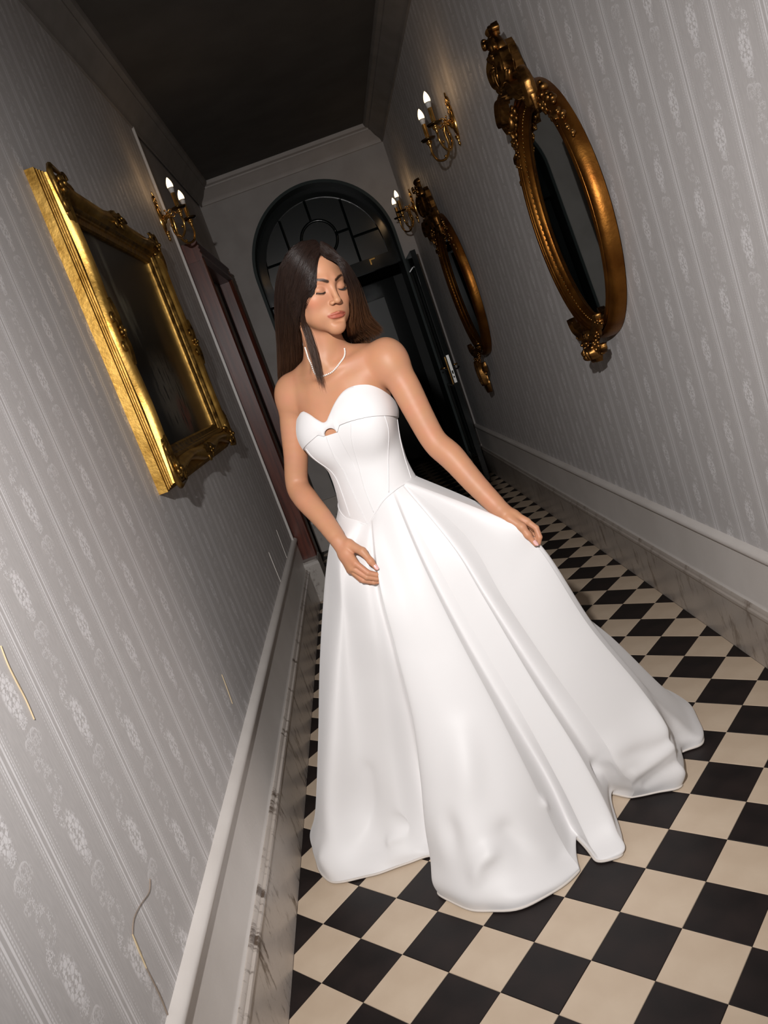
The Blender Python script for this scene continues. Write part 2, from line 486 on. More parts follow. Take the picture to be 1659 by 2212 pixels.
fbar(ACX + .17, zc, ACX + .30, zc); fbar(ACX - .17, zc, ACX - .30, zc); fbar(ACX, zc - .17, ACX, ZT)
fbar(ACX + .30, AZ + .12, ACX + RG, AZ + .12); fbar(ACX - .30, AZ + .12, ACX - RG, AZ + .12)
def pane(pts, name='pane'):
    n = len(pts); v = [(x, YF + .026, z) for x, z in pts] + [(x, YF + .034, z) for x, z in pts]
    f = [tuple(reversed(range(n))), tuple(range(n, 2 * n))] + [(i, (i + 1) % n, n + (i + 1) % n, n + i) for i in range(n)]
    return mobj(name, v, f, M_glass, win)
# added brass bracket on the transom, tilted to return the flash as a glint
st_ = MB().box((0, -.004, 0), (.055, 0, .012)).box((0, -.004, -.040), (.013, 0, 0)).build('glint_bracket', M_brass, win)
st_.location = (.632, YF - .026, 2.236); st_.rotation_euler = (-.032, 0, -.078)
zr = lambda dx: AZ + math.sqrt(max(0, RG * RG - dx * dx))
pane([(ACX - .30, ZT), (ACX + .30, ZT)] + [(ACX + d, zr(d)) for d in np.linspace(.30, -.30, 13)])
pane([(ACX + .30, ZT), (ACX + RG, ZT)] + [(ACX + d, zr(d)) for d in np.linspace(RG, .30, 10)])
pane([(ACX - RG, ZT), (ACX - .30, ZT)] + [(ACX + d, zr(d)) for d in np.linspace(-.30, -RG, 10)])

# vestibule seen through the doorway
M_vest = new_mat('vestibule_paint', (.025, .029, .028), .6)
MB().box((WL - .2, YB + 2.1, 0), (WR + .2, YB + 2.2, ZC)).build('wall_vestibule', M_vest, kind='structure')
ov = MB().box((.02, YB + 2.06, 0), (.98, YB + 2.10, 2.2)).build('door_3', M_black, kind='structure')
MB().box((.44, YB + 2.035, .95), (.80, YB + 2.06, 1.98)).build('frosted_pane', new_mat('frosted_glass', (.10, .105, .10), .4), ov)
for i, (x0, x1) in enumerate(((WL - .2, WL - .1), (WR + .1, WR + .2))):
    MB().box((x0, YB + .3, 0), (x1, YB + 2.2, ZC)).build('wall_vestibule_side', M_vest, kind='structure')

# double door in the arch: left leaf shut, right leaf folded back along the right wall
def leaf_mesh(name, w, h, parent=None, **kw):
    """panelled leaf in local x (0..w), thickness in y"""
    t = .045
    root = MB().box((0, 0, .012), (.11, t, h)).box((w - .11, 0, .012), (w, t, h)).box((.11, 0, .012), (w - .11, t, .24)).box((.11, 0, h - .12), (w - .11, t, h)).box((.11, 0, .92), (w - .11, t, 1.06)).build(name, M_black, parent, **kw)
    for z0, z1, glass in ((.24, .92, False), (1.06, h - .12, True)):
        MB().box((.11, .014, z0), (w - .11, t - .014, z1)).build('pane' if glass else 'panel', M_glass if glass else M_black, root)
        for yy in (0, t):
            s = -1 if yy == 0 else 1
            mm = MB()
            prof = [(0, 0), (.018, .0), (.012, .008 * s), (.004, .010 * s)]
            x0, x1 = .11, w - .11
            for (ax, az, bx, bz) in ((x0, z0, x1, z0), (x1, z0, x1, z1), (x1, z1, x0, z1), (x0, z1, x0, z0)):
                dx, dz = bx - ax, bz - az; L = math.hypot(dx, dz); nx, nz = -dz / L, dx / L
                mm.sweep([[(px + nx * a_, yy - .012 * s * (a_ > .015) + b_, pz + nz * a_) for a_, b_ in prof] for px, pz in ((ax, az), (bx, bz))])
            mm.build('panel_moulding', M_black, root)
    return root
LW = AR - .03
d1 = leaf_mesh('door_1', LW, 2.12, kind='structure')
d1.location = (.935, YB + .02, 0); d1.rotation_euler = (0, 0, -PI / 2 - math.radians(1.2))
MB().box((LW - .0005, .010, .94), (LW + .0025, .034, 1.19)).build('lock_faceplate', M_steel, d1)
MB().box((LW + .0026, .016, 1.02), (LW + .0032, .028, 1.05)).box((LW + .0026, .016, .985), (LW + .0032, .028, 1.0)).build('latch_slot', M_black, d1)
hb = MB().box((LW - .075, -.006, .93), (LW - .030, 0, 1.18)).build('handle_plate', M_brass, d1)
MB().tube([(LW - .052, 0, 1.09), (LW - .052, -.045, 1.09), (LW - .065, -.055, 1.09), (LW - .15, -.055, 1.085)], .008, 8).build('handle', M_brass, hb, smooth=True)
MB().tube([(LW - .052, .045, 1.09), (LW - .052, .085, 1.09), (LW - .15, .09, 1.085)], .008, 8).build('handle', M_brass, d1, smooth=True)
d1b = leaf_mesh('door_4', LW, 2.12, kind='structure')
d1b.location = (ACX - LW - .01, YB + .22, 0)

# mahogany door case in the left wall
M_plinthblock = stone('plinth_block_stone', (.40, .37, .34), (.47, .44, .41), (.16, .135, .12))
case = empty('door_2', kind='structure')
XA = WL + .020; XP = -.545
fl_prof = [(0, 0), (.105, 0), (.108, .012), (.100, .022), (.108, .034), (.100, .046), (.108, .058), (.100, .070), (.106, .084), (.106, .10), (.085, .12), (0, .12)]
def jamb(y0, sgn, name):
    m_ = MB(); m_.sweep([[(WL + d, y0 + sgn * w_, z) for d, w_ in fl_prof] for z in (.285, 1.3, 2.44)])
    return autosmooth(m_.build(name, M_mahog, case), 30)
jamb(YD0, 1, 'jamb'); jamb(YD1, -1, 'jamb')
m_ = MB(); m_.sweep([[(WL + d + .004, y, 2.452 - w_) for d, w_ in reversed(fl_prof)] for y in (YD0 - .006, 4.3, YD1 + .006)]); autosmooth(m_.build('head', M_mahog, case), 30)
MB().box((WL - .10, YD0 + .12, 0), (WL - .06, YD1 - .12, 2.33)).build('door_leaf', M_mahog, case)
for i, (z0, z1) in enumerate(((.25, .95), (1.08, 2.18))):
    for y0, y1 in ((YD0 + .24, 4.30), (4.42, YD1 - .24)):
        MB().box((WL - .065, y0, z0), (WL - .045, y1, z1)).build('panel', M_mahog, case)
for y0 in (YD0 - .105, YD1 - .13):
    mbp = MB(); e = .008
    x0, x1, y1, h = WL + .002, WL + .118, y0 + .235, .287
    mbp.sweep([[(x0, y0 + a, z), (x1 - a * 2.2, y0 + a, z), (x1 - a, y0 + a * 2.2, z), (x1 - a, y1 - a, z), (x0, y1 - a, z)] for z, a in ((0, 0), (h - .03, 0), (h - .012, .003), (h, .014))])
    mbp.build('plinth_block', M_plinthblock, case)

# ================================================================== wall furniture
def gold(name, c1, c2, c3, rough=.3, scale=14):
    """gilding with worn, darker hollows following a noise of its own"""
    m = noise_color(new_mat(name, rough=rough, metal=1.0), c1, c2, scale, 5, .3, .62, bump=.18, bscale=90, rough=(rough - .06, rough + .16))
    return m
M_gold = gold('picture_gilding', (.34, .18, .034), (.56, .34, .088), None, .36)
M_golddk = gold('picture_gilding_worn', (.10, .052, .013), (.36, .21, .055), None, .36, 30)
M_bronze = gold('mirror_gilding', (.16, .055, .011), (.30, .125, .024), None, .36, 10)
M_bronzedk = gold('mirror_gilding_carved', (.07, .030, .008), (.34, .17, .05), None, .32, 26)
M_mirror = new_mat('mirror_glass', (.50, .54, .53), .015, 1.0)

def wall_empty(name, side, y, z, **kw):
    o = empty(name, (WL if side == 'L' else WR, y, z), 0 if side == 'L' else PI, **kw)
    return o

def leaf_mesh2(mb, pts, w, d0, curl=.012, ribs=3, n=9):
    """acanthus-like leaf along a (y, z) path, standing d0 off the wall; w = widths"""
    P = catmull(pts, 5); m = len(P); secs = []
    W = np.interp(np.linspace(0, 1, m), np.linspace(0, 1, len(w)), w)
    for i in range(m):
        t = P[min(i + 1, m - 1)] - P[max(i - 1, 0)]; t = t / (np.linalg.norm(t) + 1e-9); nrm = np.array([-t[1], t[0]])
        ring = []
        for k in range(n):
            s_ = -1 + 2 * k / (n - 1)
            h = d0 + curl * (1 - s_ * s_) * (.6 + .4 * math.sin(PI * i / (m - 1))) + .34 * curl * math.cos(s_ * PI * ribs)
            ww = W[i] * (1 + .30 * math.sin(i * 1.9) * abs(s_))
            q = P[i] + nrm * s_ * ww
            ring.append((h, q[0], q[1]))
        ring += [(d0 - .006, r[1], r[2]) for r in reversed(ring)]
        secs.append(ring)
    return mb.sweep(secs)

def scroll_pts(c, r, a0, turns, k=.35, n=22):
    return [(c[0] + r * (1 - (1 - k) * i / n) * math.cos(a0 + turns * 2 * PI * i / n), c[1] + r * (1 - (1 - k) * i / n) * math.sin(a0 + turns * 2 * PI * i / n)) for i in range(n + 1)]

def relief_tube(mb, pts2, r, d, n=8, flat=1.0):
    P = [(d if np.isscalar(d) else d[i], p[0], p[1]) for i, p in enumerate(pts2)]
    return mb.tube(P, r, n, up=(1, 0, 0))

def rosette(mb, c, R, d, petals=6):
    for k in range(petals):
        a = 2 * PI * k / petals + .3
        mb.ball((d + R * .18, c[0] + R * .62 * math.cos(a), c[1] + R * .62 * math.sin(a)), R * .42, 7, 5, .55, 1, 1)
    mb.ball((d + R * .42, c[0], c[1]), R * .34, 7, 5, .8, 1, 1)

def grapes(mb, c, R, d, n=7, seed=0):
    rr = random.Random(seed)
    mb.ball((d, c[0], c[1]), R * .8, 7, 5)
    for k in range(n):
        mb.ball((d + rr.uniform(0, R * .5), c[0] + rr.uniform(-R, R), c[1] + rr.uniform(-R, R)), R * rr.uniform(.34, .55), 7, 5)

# ------------------------------------------------------------------ framed oil painting, left wall
PY0, PY1, PZ0, PZ1 = .905, 2.335, 1.245, 2.290
pic = wall_empty('framed_painting', 'L', (PY0 + PY1) / 2, PZ0, label='large dark oil painting in a swept gilt frame on the left wall', cat='painting')
PWd, PH = PY1 - PY0, PZ1 - PZ0
def rect_sweep(mb, prof, dip=None, nseg=24):
    """prof: (inset from the outer edge, depth); mitred rectangle, optional inward dips between corners and centres"""
    hw = PWd / 2
    corners = [(-hw, 0), (hw, 0), (hw, PH), (-hw, PH)]
    secs = []
    for c in range(4):
        a = np.array(corners[c]); b = np.array(corners[(c + 1) % 4]); t = (b - a) / np.linalg.norm(b - a); nin = np.array([-t[1], t[0]])
        L = np.linalg.norm(b - a)
        for i in range(nseg):
            s_ = i / nseg; ring = []
            for ins, dep in prof:
                f_ = s_
                p = a + t * (ins + (L - 2 * ins) * f_) + nin * ins
                if dip:
                    k = dip * (math.sin(2 * PI * s_) ** 2) * max(0, 1 - ins / .11)
                    p = p + nin * k
                ring.append((dep, p[0], p[1]))
            secs.append(ring)
    return mb.sweep(secs, loop=True, caps=False)
mb = MB(); rect_sweep(mb, [(0, 0), (0, .030), (.006, .033), (.006, .036), (.010, .038), (.010, .042), (.015, .044), (.015, .049), (.022, .050), (.12, .02), (.12, 0)])
autosmooth(mb.build('base_moulding', M_gold, pic), 25)
mb = MB(); rect_sweep(mb, [(.018, .046), (.020, .060), (.028, .072), (.042, .078), (.058, .074), (.070, .062), (.078, .050), (.082, .046)], dip=.040)
autosmooth(mb.build('swept_rail', M_gold, pic), 50)
mb = MB(); rect_sweep(mb, [(.080, .030), (.082, .050), (.088, .054), (.094, .050), (.098, .042), (.104, .040), (.106, .034), (.118, .030), (.124, .030), (.130, .022), (.130, .010)])
autosmooth(mb.build('sight_moulding', M_golddk, pic), 30)
hw = PWd / 2
for (cy, cz, sy, sz) in ((-hw, 0, 1, 1), (hw, 0, -1, 1), (hw, PH, -1, -1), (-hw, PH, 1, -1)):
    mb = MB(); c = (cy + sy * .055, cz + sz * .055)
    rosette(mb, c, .030, .074)
    leaf_mesh2(mb, [(c[0], c[1]), (c[0] + sy * .06, c[1] - sz * .012), (c[0] + sy * .12, c[1] - sz * .004)], [.012, .024, .003], .068)
    leaf_mesh2(mb, [(c[0], c[1]), (c[0] - sy * .012, c[1] + sz * .06), (c[0] - sy * .004, c[1] + sz * .12)], [.012, .024, .003], .068)
    leaf_mesh2(mb, [(c[0], c[1]), (c[0] + sy * .045, c[1] + sz * .045)], [.018, .004], .062)
    for k in range(2):
        sp = scroll_pts((c[0] + (sy * .07 if k == 0 else -sy * .030), c[1] + (sz * .07 if k else -sz * .030)), .022, k * 1.2, 1.1)
        relief_tube(mb, sp, list(np.linspace(.007, .003, len(sp))), .074)
    relief_tube(mb, [(c[0] - sy * .045, c[1] + sz * .09), (c[0] - sy * .052, c[1] - sz * .03), (c[0] - sy * .03, c[1] - sz * .052), (c[0] + sy * .09, c[1] - sz * .045)], [.004, .010, .010, .004], .07)
    mb.build('corner_ornament', M_golddk, pic, smooth=True)
for (cy, cz, ty, tz) in ((0, .048, 1, 0), (0, PH - .048, 1, 0), (-hw + .048, PH / 2, 0, 1), (hw - .048, PH / 2, 0, 1)):
    mb = MB(); rosette(mb, (cy, cz), .024, .078)
    for s_ in (-1, 1):
        leaf_mesh2(mb, [(cy, cz), (cy + s_ * ty * .05 + tz * .010, cz + s_ * tz * .05 + ty * .010), (cy + s_ * ty * .11, cz + s_ * tz * .11)], [.014, .020, .003], .072)
        sp = scroll_pts((cy + s_ * ty * .045 - tz * .02, cz + s_ * tz * .045 - ty * .02), .016, s_, 1.1 * s_)
        relief_tube(mb, sp, list(np.linspace(.006, .003, len(sp))), .072)
    mb.build('centre_ornament', M_golddk, pic, smooth=True)
def painting_mat():
    m = new_mat('old_oil_painting', (.02, .015, .01), .28)
    X.nt = m.node_tree
    tc = nd(m, 'ShaderNodeTexCoord'); sp = nd(m, 'ShaderNodeSeparateXYZ'); lk(m, tc.outputs['Object'], sp.inputs[0])
    nz = nd(m, 'ShaderNodeTexNoise'); nz.inputs['Scale'].default_value = 5; nz.inputs['Detail'].default_value = 6
    mp = nd(m, 'ShaderNodeMapping'); mp.inputs['Scale'].default_value = (1, 2.2, 1); lk(m, tc.outputs['Object'], mp.inputs[0]); lk(m, mp.outputs[0], nz.inputs[0])
    n2 = nd(m, 'ShaderNodeTexNoise'); n2.inputs['Scale'].default_value = 26; n2.inputs['Detail'].default_value = 5
    mp2 = nd(m, 'ShaderNodeMapping'); mp2.inputs['Scale'].default_value = (1, 1.6, .5); lk(m, tc.outputs['Object'], mp2.inputs[0]); lk(m, mp2.outputs[0], n2.inputs[0])
    y = X(sp.outputs[1]); z = X(sp.outputs[2]); n = X(nz.outputs[0]); f = X(n2.outputs[0])
    def blob(cy, cz, ry, rz): 
        a = (y - cy) / ry; b = (z - cz) / rz
        return (a * a + b * b).step(.0, 1.0)
    smoke = (blob(-.34, .78, .16, .30) + blob(-.18, .60, .10, .18)) * n.step(.62, .40)
    glow = blob(.42, .20, .20, .36) + blob(.30, .48, .12, .3) * .4
    figs = blob(.02, .30, .34, .22) * f.step(.47, .38)
    red = blob(.10, .22, .12, .10) * f.step(.50, .42)
    def mixc(prev, fac, col):
        mx = nd(m, 'ShaderNodeMix', data_type='RGBA'); lk(m, fac.min(1.0).s, mx.inputs[0])
        if isinstance(prev, tuple): mx.inputs[6].default_value = (*prev, 1)
        else: lk(m, prev, mx.inputs[6])
        mx.inputs[7].default_value = (*col, 1); return mx.outputs[2]
    c = mixc((.010, .008, .006), smoke, (.16, .15, .11)); c = mixc(c, glow * .8, (.16, .085, .03)); c = mixc(c, figs * .8, (.14, .12, .09)); c = mixc(c, red * .8, (.16, .035, .02))
    b = m.node_tree.nodes['Principled BSDF']; lk(m, c, b.inputs['Base Color'])
    return m
cv = MB().box((.006, -hw + .12, .12), (.014, hw - .12, PH - .12)).build('canvas', painting_mat(), pic)
for yy in (-.62, .62):   # old nail holes left dark in the near and far rail
    pass

# ------------------------------------------------------------------ oval mirrors, right wall
def make_mirror(name, y, z, A, B, a, b, top, bot, label, seed):
    """A,B outer half axes; a,b glass half axes; top/bot reach of the carved crest and pendant from the centre"""
    root = wall_empty(name, 'R', y, z, label=label, cat='mirror', group='oval gilt mirrors on the right wall')
    tilt = .032; root.location.x -= B * math.sin(tilt) + .003; root.rotation_euler = (0, tilt, PI); root.scale = (1.12, 1, 1)
    N = 72
    def ring(prof, nm, mat, sm=45):
        mb = MB(); secs = []
        for i in range(N):
            th = 2 * PI * i / N
            secs.append([(d, (A + (a - A) * f_) * math.cos(th), (B + (b - B) * f_) * math.sin(th)) for f_, d in prof])
        mb.sweep(secs, loop=True, caps=False)
        return autosmooth(mb.build(nm, mat, root), sm)
    ring([(0, 0), (0, .016), (.02, .026), (.07, .038), (.15, .046), (.25, .049), (.33, .046), (.355, .040), (.375, .0395), (.40, .045), (.46, .0485), (.53, .045), (.575, .038), (.60, .030), (.60, 0)], 'outer_rail', M_bronze, 30)
    ring([(.56, .030), (.58, .042), (.66, .045), (.74, .040), (.78, .030), (.78, .0)], 'inner_rail', M_bronze)
    ring([(.78, .0), (.78, .028), (.86, .032), (.94, .026), (1.02, .016), (1.02, .0)], 'sight_edge', M_bronze)
    mb = MB(); nb = 118
    for i in range(nb):
        th = 2 * PI * i / nb; f_ = .815
        mb.ball((.030, (A + (a - A) * f_) * math.cos(th), (B + (b - B) * f_) * math.sin(th)), .0052, 6, 4)
    mb.build('bead_row', M_golddk, root, smooth=True, kind='stuff')
    mb = MB(); mb.sweep([[(d, k * a * 1.01 * math.cos(2 * PI * i / N), k * b * 1.01 * math.sin(2 * PI * i / N)) for i in range(N)] for d, k in ((.008, 1), (.016, 1), (.018, .955))])
    mb.build('glass', M_mirror, root)
    g = lambda: MB()
    # crest
    S = (top - B) / .34
    mb = g(); secs = []
    outl = [(-.15, -.03), (-.16, .05), (-.115, .10), (-.10, .16), (-.06, .21), (-.045, .27), (0, .31), (.045, .27), (.06, .21), (.10, .16), (.115, .10), (.16, .05), (.15, -.03)]
    for k, d in ((1, .008), (1, .026), (.85, .034)):
        secs.append([(d, p[0] * S * k * .60, B - .02 + p[1] * S * .92 * (k * .5 + .5)) for p in outl])
    mb.sweep(secs); mb.build('crest_board', M_bronzedk, root)
    for s_ in (-1, 1):
        mb = g()
        leaf_mesh2(mb, [(s_ * .03 * S, B + .02 * S), (s_ * .10 * S, B + .07 * S), (s_ * .11 * S, B + .16 * S), (s_ * .06 * S, B + .21 * S)], [.012, .034 * S, .028 * S, .006], .046, .022)
        mb.build('acanthus_leaf', M_bronzedk, root, smooth=True)
        mb = g()
        leaf_mesh2(mb, [(s_ * .02 * S, B - .01), (s_ * .13 * S, B - .005), (s_ * .22 * S, B - .055), (s_ * .27 * S, B - .12 * S)], [.014, .034 * S, .026 * S, .004], .052, .020)
        mb.build('acanthus_leaf', M_bronzedk, root, smooth=True)
        mb = g()
        P = catmull([(s_ * .15 * S, B + .03 * S), (s_ * .235 * S, B + .03 * S), (s_ * .285 * S, B - .045 * S), (s_ * .30 * S, B - .13 * S), (s_ * .285 * S, B - .20 * S)], 6)
        relief_tube(mb, P, list(np.interp(np.linspace(0, 1, len(P)), [0, .3, .7, 1], [.006, .011, .012, .005])), .040, 8)
        leaf_mesh2(mb, [(s_ * .20 * S, B + .035 * S), (s_ * .275 * S, B - .02 * S), (s_ * .295 * S, B - .10 * S), (s_ * .265 * S, B - .17 * S)], [.006, .020, .018, .004], .046, .012)
        sp = scroll_pts((s_ * .235 * S, B - .115 * S), .045 * S, 0 if s_ > 0 else PI, -1.2 * s_)
        relief_tube(mb, sp, list(np.linspace(.012, .005, len(sp))), .042, 7)
        mb.build('side_scroll', M_bronzedk, root, smooth=True)
        for k in range(6):
            th = PI / 2 - s_ * (.30 + .13 * k); rr = .52 - .02 * k
            c = ((A + (a - A) * rr) * math.cos(th), (B + (b - B) * rr) * math.sin(th))
            mb = g(); rosette(mb, c, .034 - .0030 * k, .050 - .002 * k, 5 + k % 2); mb.build('carved_flower', M_bronzedk, root, smooth=True)
            if k % 2 == 0:
                mb = g(); leaf_mesh2(mb, [c, (c[0] + s_ * .028, c[1] - .004), (c[0] + s_ * .052, c[1] - .026)], [.006, .012, .002], .048, .008, 1, 5); mb.build('carved_leaf', M_bronzedk, root, smooth=True)
        for k in range(7):
            th = PI / 2 - s_ * (.62 + .085 * k)
            c = ((A + .012 - .02 * (k % 2)) * math.cos(th), (B + .012 - .02 * (k % 2)) * math.sin(th))
            mb = g(); grapes(mb, c, .020 - .0016 * k, .036, 4, seed + k); mb.build('grape_cluster', M_bronzedk, root, smooth=True)
        mb = g(); P = catmull([(s_ * .055 * S, B + .16 * S), (s_ * .085 * S, B + .20 * S), (s_ * .065 * S, B + .25 * S), (s_ * .025 * S, B + .285 * S)], 5)
        relief_tube(mb, P, list(np.linspace(.014, .008, len(P))), .046, 7); mb.build('crest_branch', M_bronzedk, root, smooth=True)
    mb = g()
    for k in range(5): leaf_mesh2(mb, [(0, B + .03 * S), ((k - 2) * .022 * S, B + .08 * S), ((k - 2) * .034 * S, B + .125 * S)], [.007, .014, .004], .058 - .003 * abs(k - 2), .014, 1, 7)
    mb.build('shell', M_bronzedk, root, smooth=True)
    rc = random.Random(seed + 77)
    for k in range(30):                                  # leaves and berries crowding the crest
        zz = rc.uniform(.03, .25) * S; hw_ = (.125 - .36 * max(0, zz / S - .04)) * S * .8; yy = rc.uniform(-hw_, hw_)
        mb = g()
        if k % 3 == 2: grapes(mb, (yy, B + zz), .013, .056, 4, seed + k)
        else:
            an = rc.uniform(0, 2 * PI); L_ = rc.uniform(.035, .065)
            leaf_mesh2(mb, [(yy, B + zz), (yy + L_ * .5 * math.cos(an), B + zz + L_ * .5 * math.sin(an)), (yy + L_ * math.cos(an + .5), B + zz + L_ * math.sin(an + .5))], [.006, .013, .002], .040 + rc.uniform(0, .022), .010, 2, 7)
        mb.build('crest_carving', M_bronzedk, root, smooth=True)
    mb = g(); grapes(mb, (0, B + .175 * S), .030, .050, 9, seed); mb.build('fruit_cluster', M_bronzedk, root, smooth=True)
    mb = g(); rosette(mb, (0, B + .262 * S), .040 * S, .050, 7)
    sp = scroll_pts((0, B + .262 * S), .030 * S, .4, 1.6, .2); relief_tube(mb, sp, .005, .072, 6)
    mb.build('crest_rose', M_bronzedk, root, smooth=True)
    mb = g(); 
    for s_ in (-1, 1): leaf_mesh2(mb, [(s_ * .01, B + .29 * S), (s_ * .035 * S, B + .325 * S), (s_ * .018 * S, B + .345 * S)], [.010, .015, .003], .040, .014)
    mb.build('top_leaves', M_bronzedk, root, smooth=True)
    # pendant
    S = (bot - B) / .085
    mb = g()
    for k in range(5): leaf_mesh2(mb, [(0, -B - .01), ((k - 2) * .022, -B - .035 * S), ((k - 2) * .016, -B - .075 * S)], [.008, .014, .004], .062 - .003 * abs(k - 2), .016, 1, 7)
    mb.ball((.066, 0, -B - .058 * S), .018, 8, 6); mb.build('pendant_shell', M_bronzedk, root, smooth=True)
    mb = g(); leaf_mesh2(mb, [(0, -B - .05 * S), (.012, -B - .075 * S), (-.004, -B - .098 * S)], [.016, .020, .004], .048, .016)
    leaf_mesh2(mb, [(0, -B - .045 * S), (-.03, -B - .062 * S), (-.045, -B - .058 * S)], [.010, .014, .003], .044, .012); mb.build('pendant_leaf', M_bronzedk, root, smooth=True)
    for s_ in (-1, 1):
        mb = g()
        for k in range(4): rosette(mb, (s_ * (.045 + .036 * k), -B - .012 + .0015 * k + .0100 * k * k), .024 - .003 * k, .052, 5)
        grapes(mb, (s_ * .055, -B - .038 * S), .016, .046, 5, seed + 9); grapes(mb, (s_ * .16, -B + .08), .012, .046, 4, seed + 5)
        leaf_mesh2(mb, [(s_ * .02, -B + .012), (s_ * .07, -B + .035), (s_ * .13, -B + .065), (s_ * .17, -B + .11)], [.012, .022, .018, .003], .050, .014)
        leaf_mesh2(mb, [(s_ * .03, -B - .03 * S), (s_ * .075, -B - .034 * S), (s_ * .095, -B - .012 * S)], [.010, .018, .003], .044, .014)
        mb.build('pendant_garland', M_bronzedk, root, smooth=True)
    mb = g(); sp = scroll_pts((.012, -B + .030), .022, 0, 1.2); relief_tube(mb, sp, .006, .058, 6); sp = scroll_pts((-.012, -B + .030), .022, PI, -1.2); relief_tube(mb, sp, .006, .058, 6)
    mb.build('pendant_scroll', M_bronzedk, root, smooth=True)
    for ch in root.children:
        if ch.name.split('.')[0] in ('crest_board', 'crest_carving', 'acanthus_leaf', 'side_scroll', 'crest_branch', 'shell', 'fruit_cluster', 'crest_rose', 'top_leaves', 'pendant_shell', 'pendant_leaf', 'pendant_garland', 'pendant_scroll'): ch.scale = (1.45, 1, 1)
    return root
make_mirror('oval_mirror', 1.475, 1.677, .405, .490, .300, .405, .715, .555, 'nearer oval gilt mirror with carved crest, large on the right wall', 3)
make_mirror('oval_mirror', 4.15, 1.655, .42, .515, .30, .415, .78, .74, 'farther oval gilt mirror, half hidden in shadow near the open door', 8)

# ------------------------------------------------------------------ candle sconces
M_bulb = bpy.data.materials.new('lit_candle_bulb'); M_bulb.use_nodes = True
_b = M_bulb.node_tree.nodes['Principled BSDF']; _b.inputs['Base Color'].default_value = (1, .9, .75, 1)
_b.inputs['Emission Color'].default_value = (1.0, .70, .40, 1); _b.inputs['Emission Strength'].default_value = 2.6
M_collar = new_mat('bulb_collar', (.62, .60, .57), .4)
M_sbrass = noise_color(new_mat('sconce_brass', rough=.16, metal=1), (.50, .27, .07), (.66, .40, .13), 40, rough=(.12, .24))
M_pan = new_mat('dark_brass_pan', (.12, .075, .03), .25, 1.0)
def make_sconce(side, y, z, span, label):
    root = wall_empty('wall_sconce', side, y, z, label=label, cat='sconce', group='two-arm candle sconces')
    # z=0 is the arm's lowest point
    mb = MB()
    sec = []
    for d, k in ((0, 1), (.008, 1), (.016, .82), (.020, .5)):
        sec.append([(d, .034 * k * math.cos(t), .17 + .085 * k * math.sin(t)) for t in np.linspace(0, 2 * PI, 25)[:-1]])
    mb.sweep(sec); mb.ball((.020, 0, .155), .020, 10, 8, .8, 1, 1.4)
    autosmooth(mb.build('backplate', M_sbrass, root), 40)
    mb = MB()
    for s_ in (-1, 1):
        sp = scroll_pts((s_ * .014, .268), .016, -PI / 2, .9 * s_); relief_tube(mb, sp, list(np.linspace(.006, .003, len(sp))), .010, 6)
        leaf_mesh2(mb, [(s_ * .004, .235), (s_ * .022, .262), (s_ * .010, .292)], [.006, .010, .002], .008, .006, 1, 5)
        relief_tube(mb, scroll_pts((s_ * .020, .215), .014, 0, s_), .004, .014, 6)
    mb.tube([(.008, 0, .24), (.010, .004, .285), (.008, 0, .312), (.008, -.006, .318)], [.005, .006, .005, .002], 6)
    mb.build('crest', M_sbrass, root, smooth=True)
    mb = MB(); mb.lathe([(.001, .03), (.006, .036), (.009, .046), (.004, .058), (.012, .07), (.016, .085)], 10, (.010, 0, 0)); mb.build('drop_finial', M_sbrass, root, smooth=True)
    for s_ in (-1, 1):
        P = catmull([(.02, s_ * .012, .150), (.050, s_ * .030, .165), (.062, s_ * .040, .130), (.058, s_ * .055, .060), (.085, s_ * span * .62, .010), (.122, s_ * span * .90, .020), (.140, s_ * span, .062), (.140, s_ * span, .105)], 6)
        mb = MB(); mb.tube(P, list(np.interp(np.linspace(0, 1, len(P)), [0, .3, .6, 1], [.008, .0075, .007, .0065])), 8)
        sp = [(p[0] * .0 + .075 + p[0], s_ * .045, p[1]) for p in scroll_pts((.0, .17), .018, 0, 1.1)]
        mb.tube(sp, .0045, 6); mb.ball((.058, s_ * .048, .095), .010, 8, 6); mb.ball((.128, s_ * (span + .022), .045), .008, 8, 6); mb.ball((.085, s_ * span * .62, .022), .008, 8, 6)
        for k in range(4): mb.ball((.045 + .006 * k, s_ * (.032 + .005 * k), .19 - .014 * k), .0065, 6, 5)
        arm = mb.build('arm', M_sbrass, root, smooth=True)
        c = (.140, s_ * span, 0)
        MB().lathe([(.006, .100), (.010, .106), (.007, .112), (.014, .122), (.019, .132), (.012, .138), (.020, .142)], 14, c).build('cup', M_sbrass, arm, smooth=True)
        MB().lathe([(.010, .139), (.036, .142), (.043, .148), (.044, .153), (.036, .149), (.012, .148)], 24, c).build('drip_pan', M_pan, arm, smooth=True)
        cd = MB().lathe([(.0125, .146), (.0125, .232), (.010, .234)], 16, c).build('candle_tube', M_sbrass, root, smooth=False); autosmooth(cd, 40)
        MB().lathe([(.0105, .230), (.0150, .250), (.0165, .262)], 16, c).build('bulb_collar', M_collar, cd, smooth=True)
        bo = MB().lathe([(.0160, .2615), (.0178, .270), (.0172, .281), (.0140, .294), (.0090, .306), (.0045, .314), (.0012, .318)], 16, c).build('bulb', M_bulb, cd, smooth=True)
        pl = bpy.data.lights.new('candle_bulb_light', 'POINT'); pl.energy = .17; pl.color = (1, .62, .30); pl.shadow_soft_size = .016
        po = bpy.data.objects.new('candle_bulb_light', pl); link(po, root); po.location = (.140, s_ * span, .345)
    return root
make_sconce('R', 3.00, 2.298, .150, 'brass two-candle sconce between the two oval mirrors')
make_sconce('L', 3.245, 2.395, .165, 'brass two-candle sconce on the left wall beyond the painting')
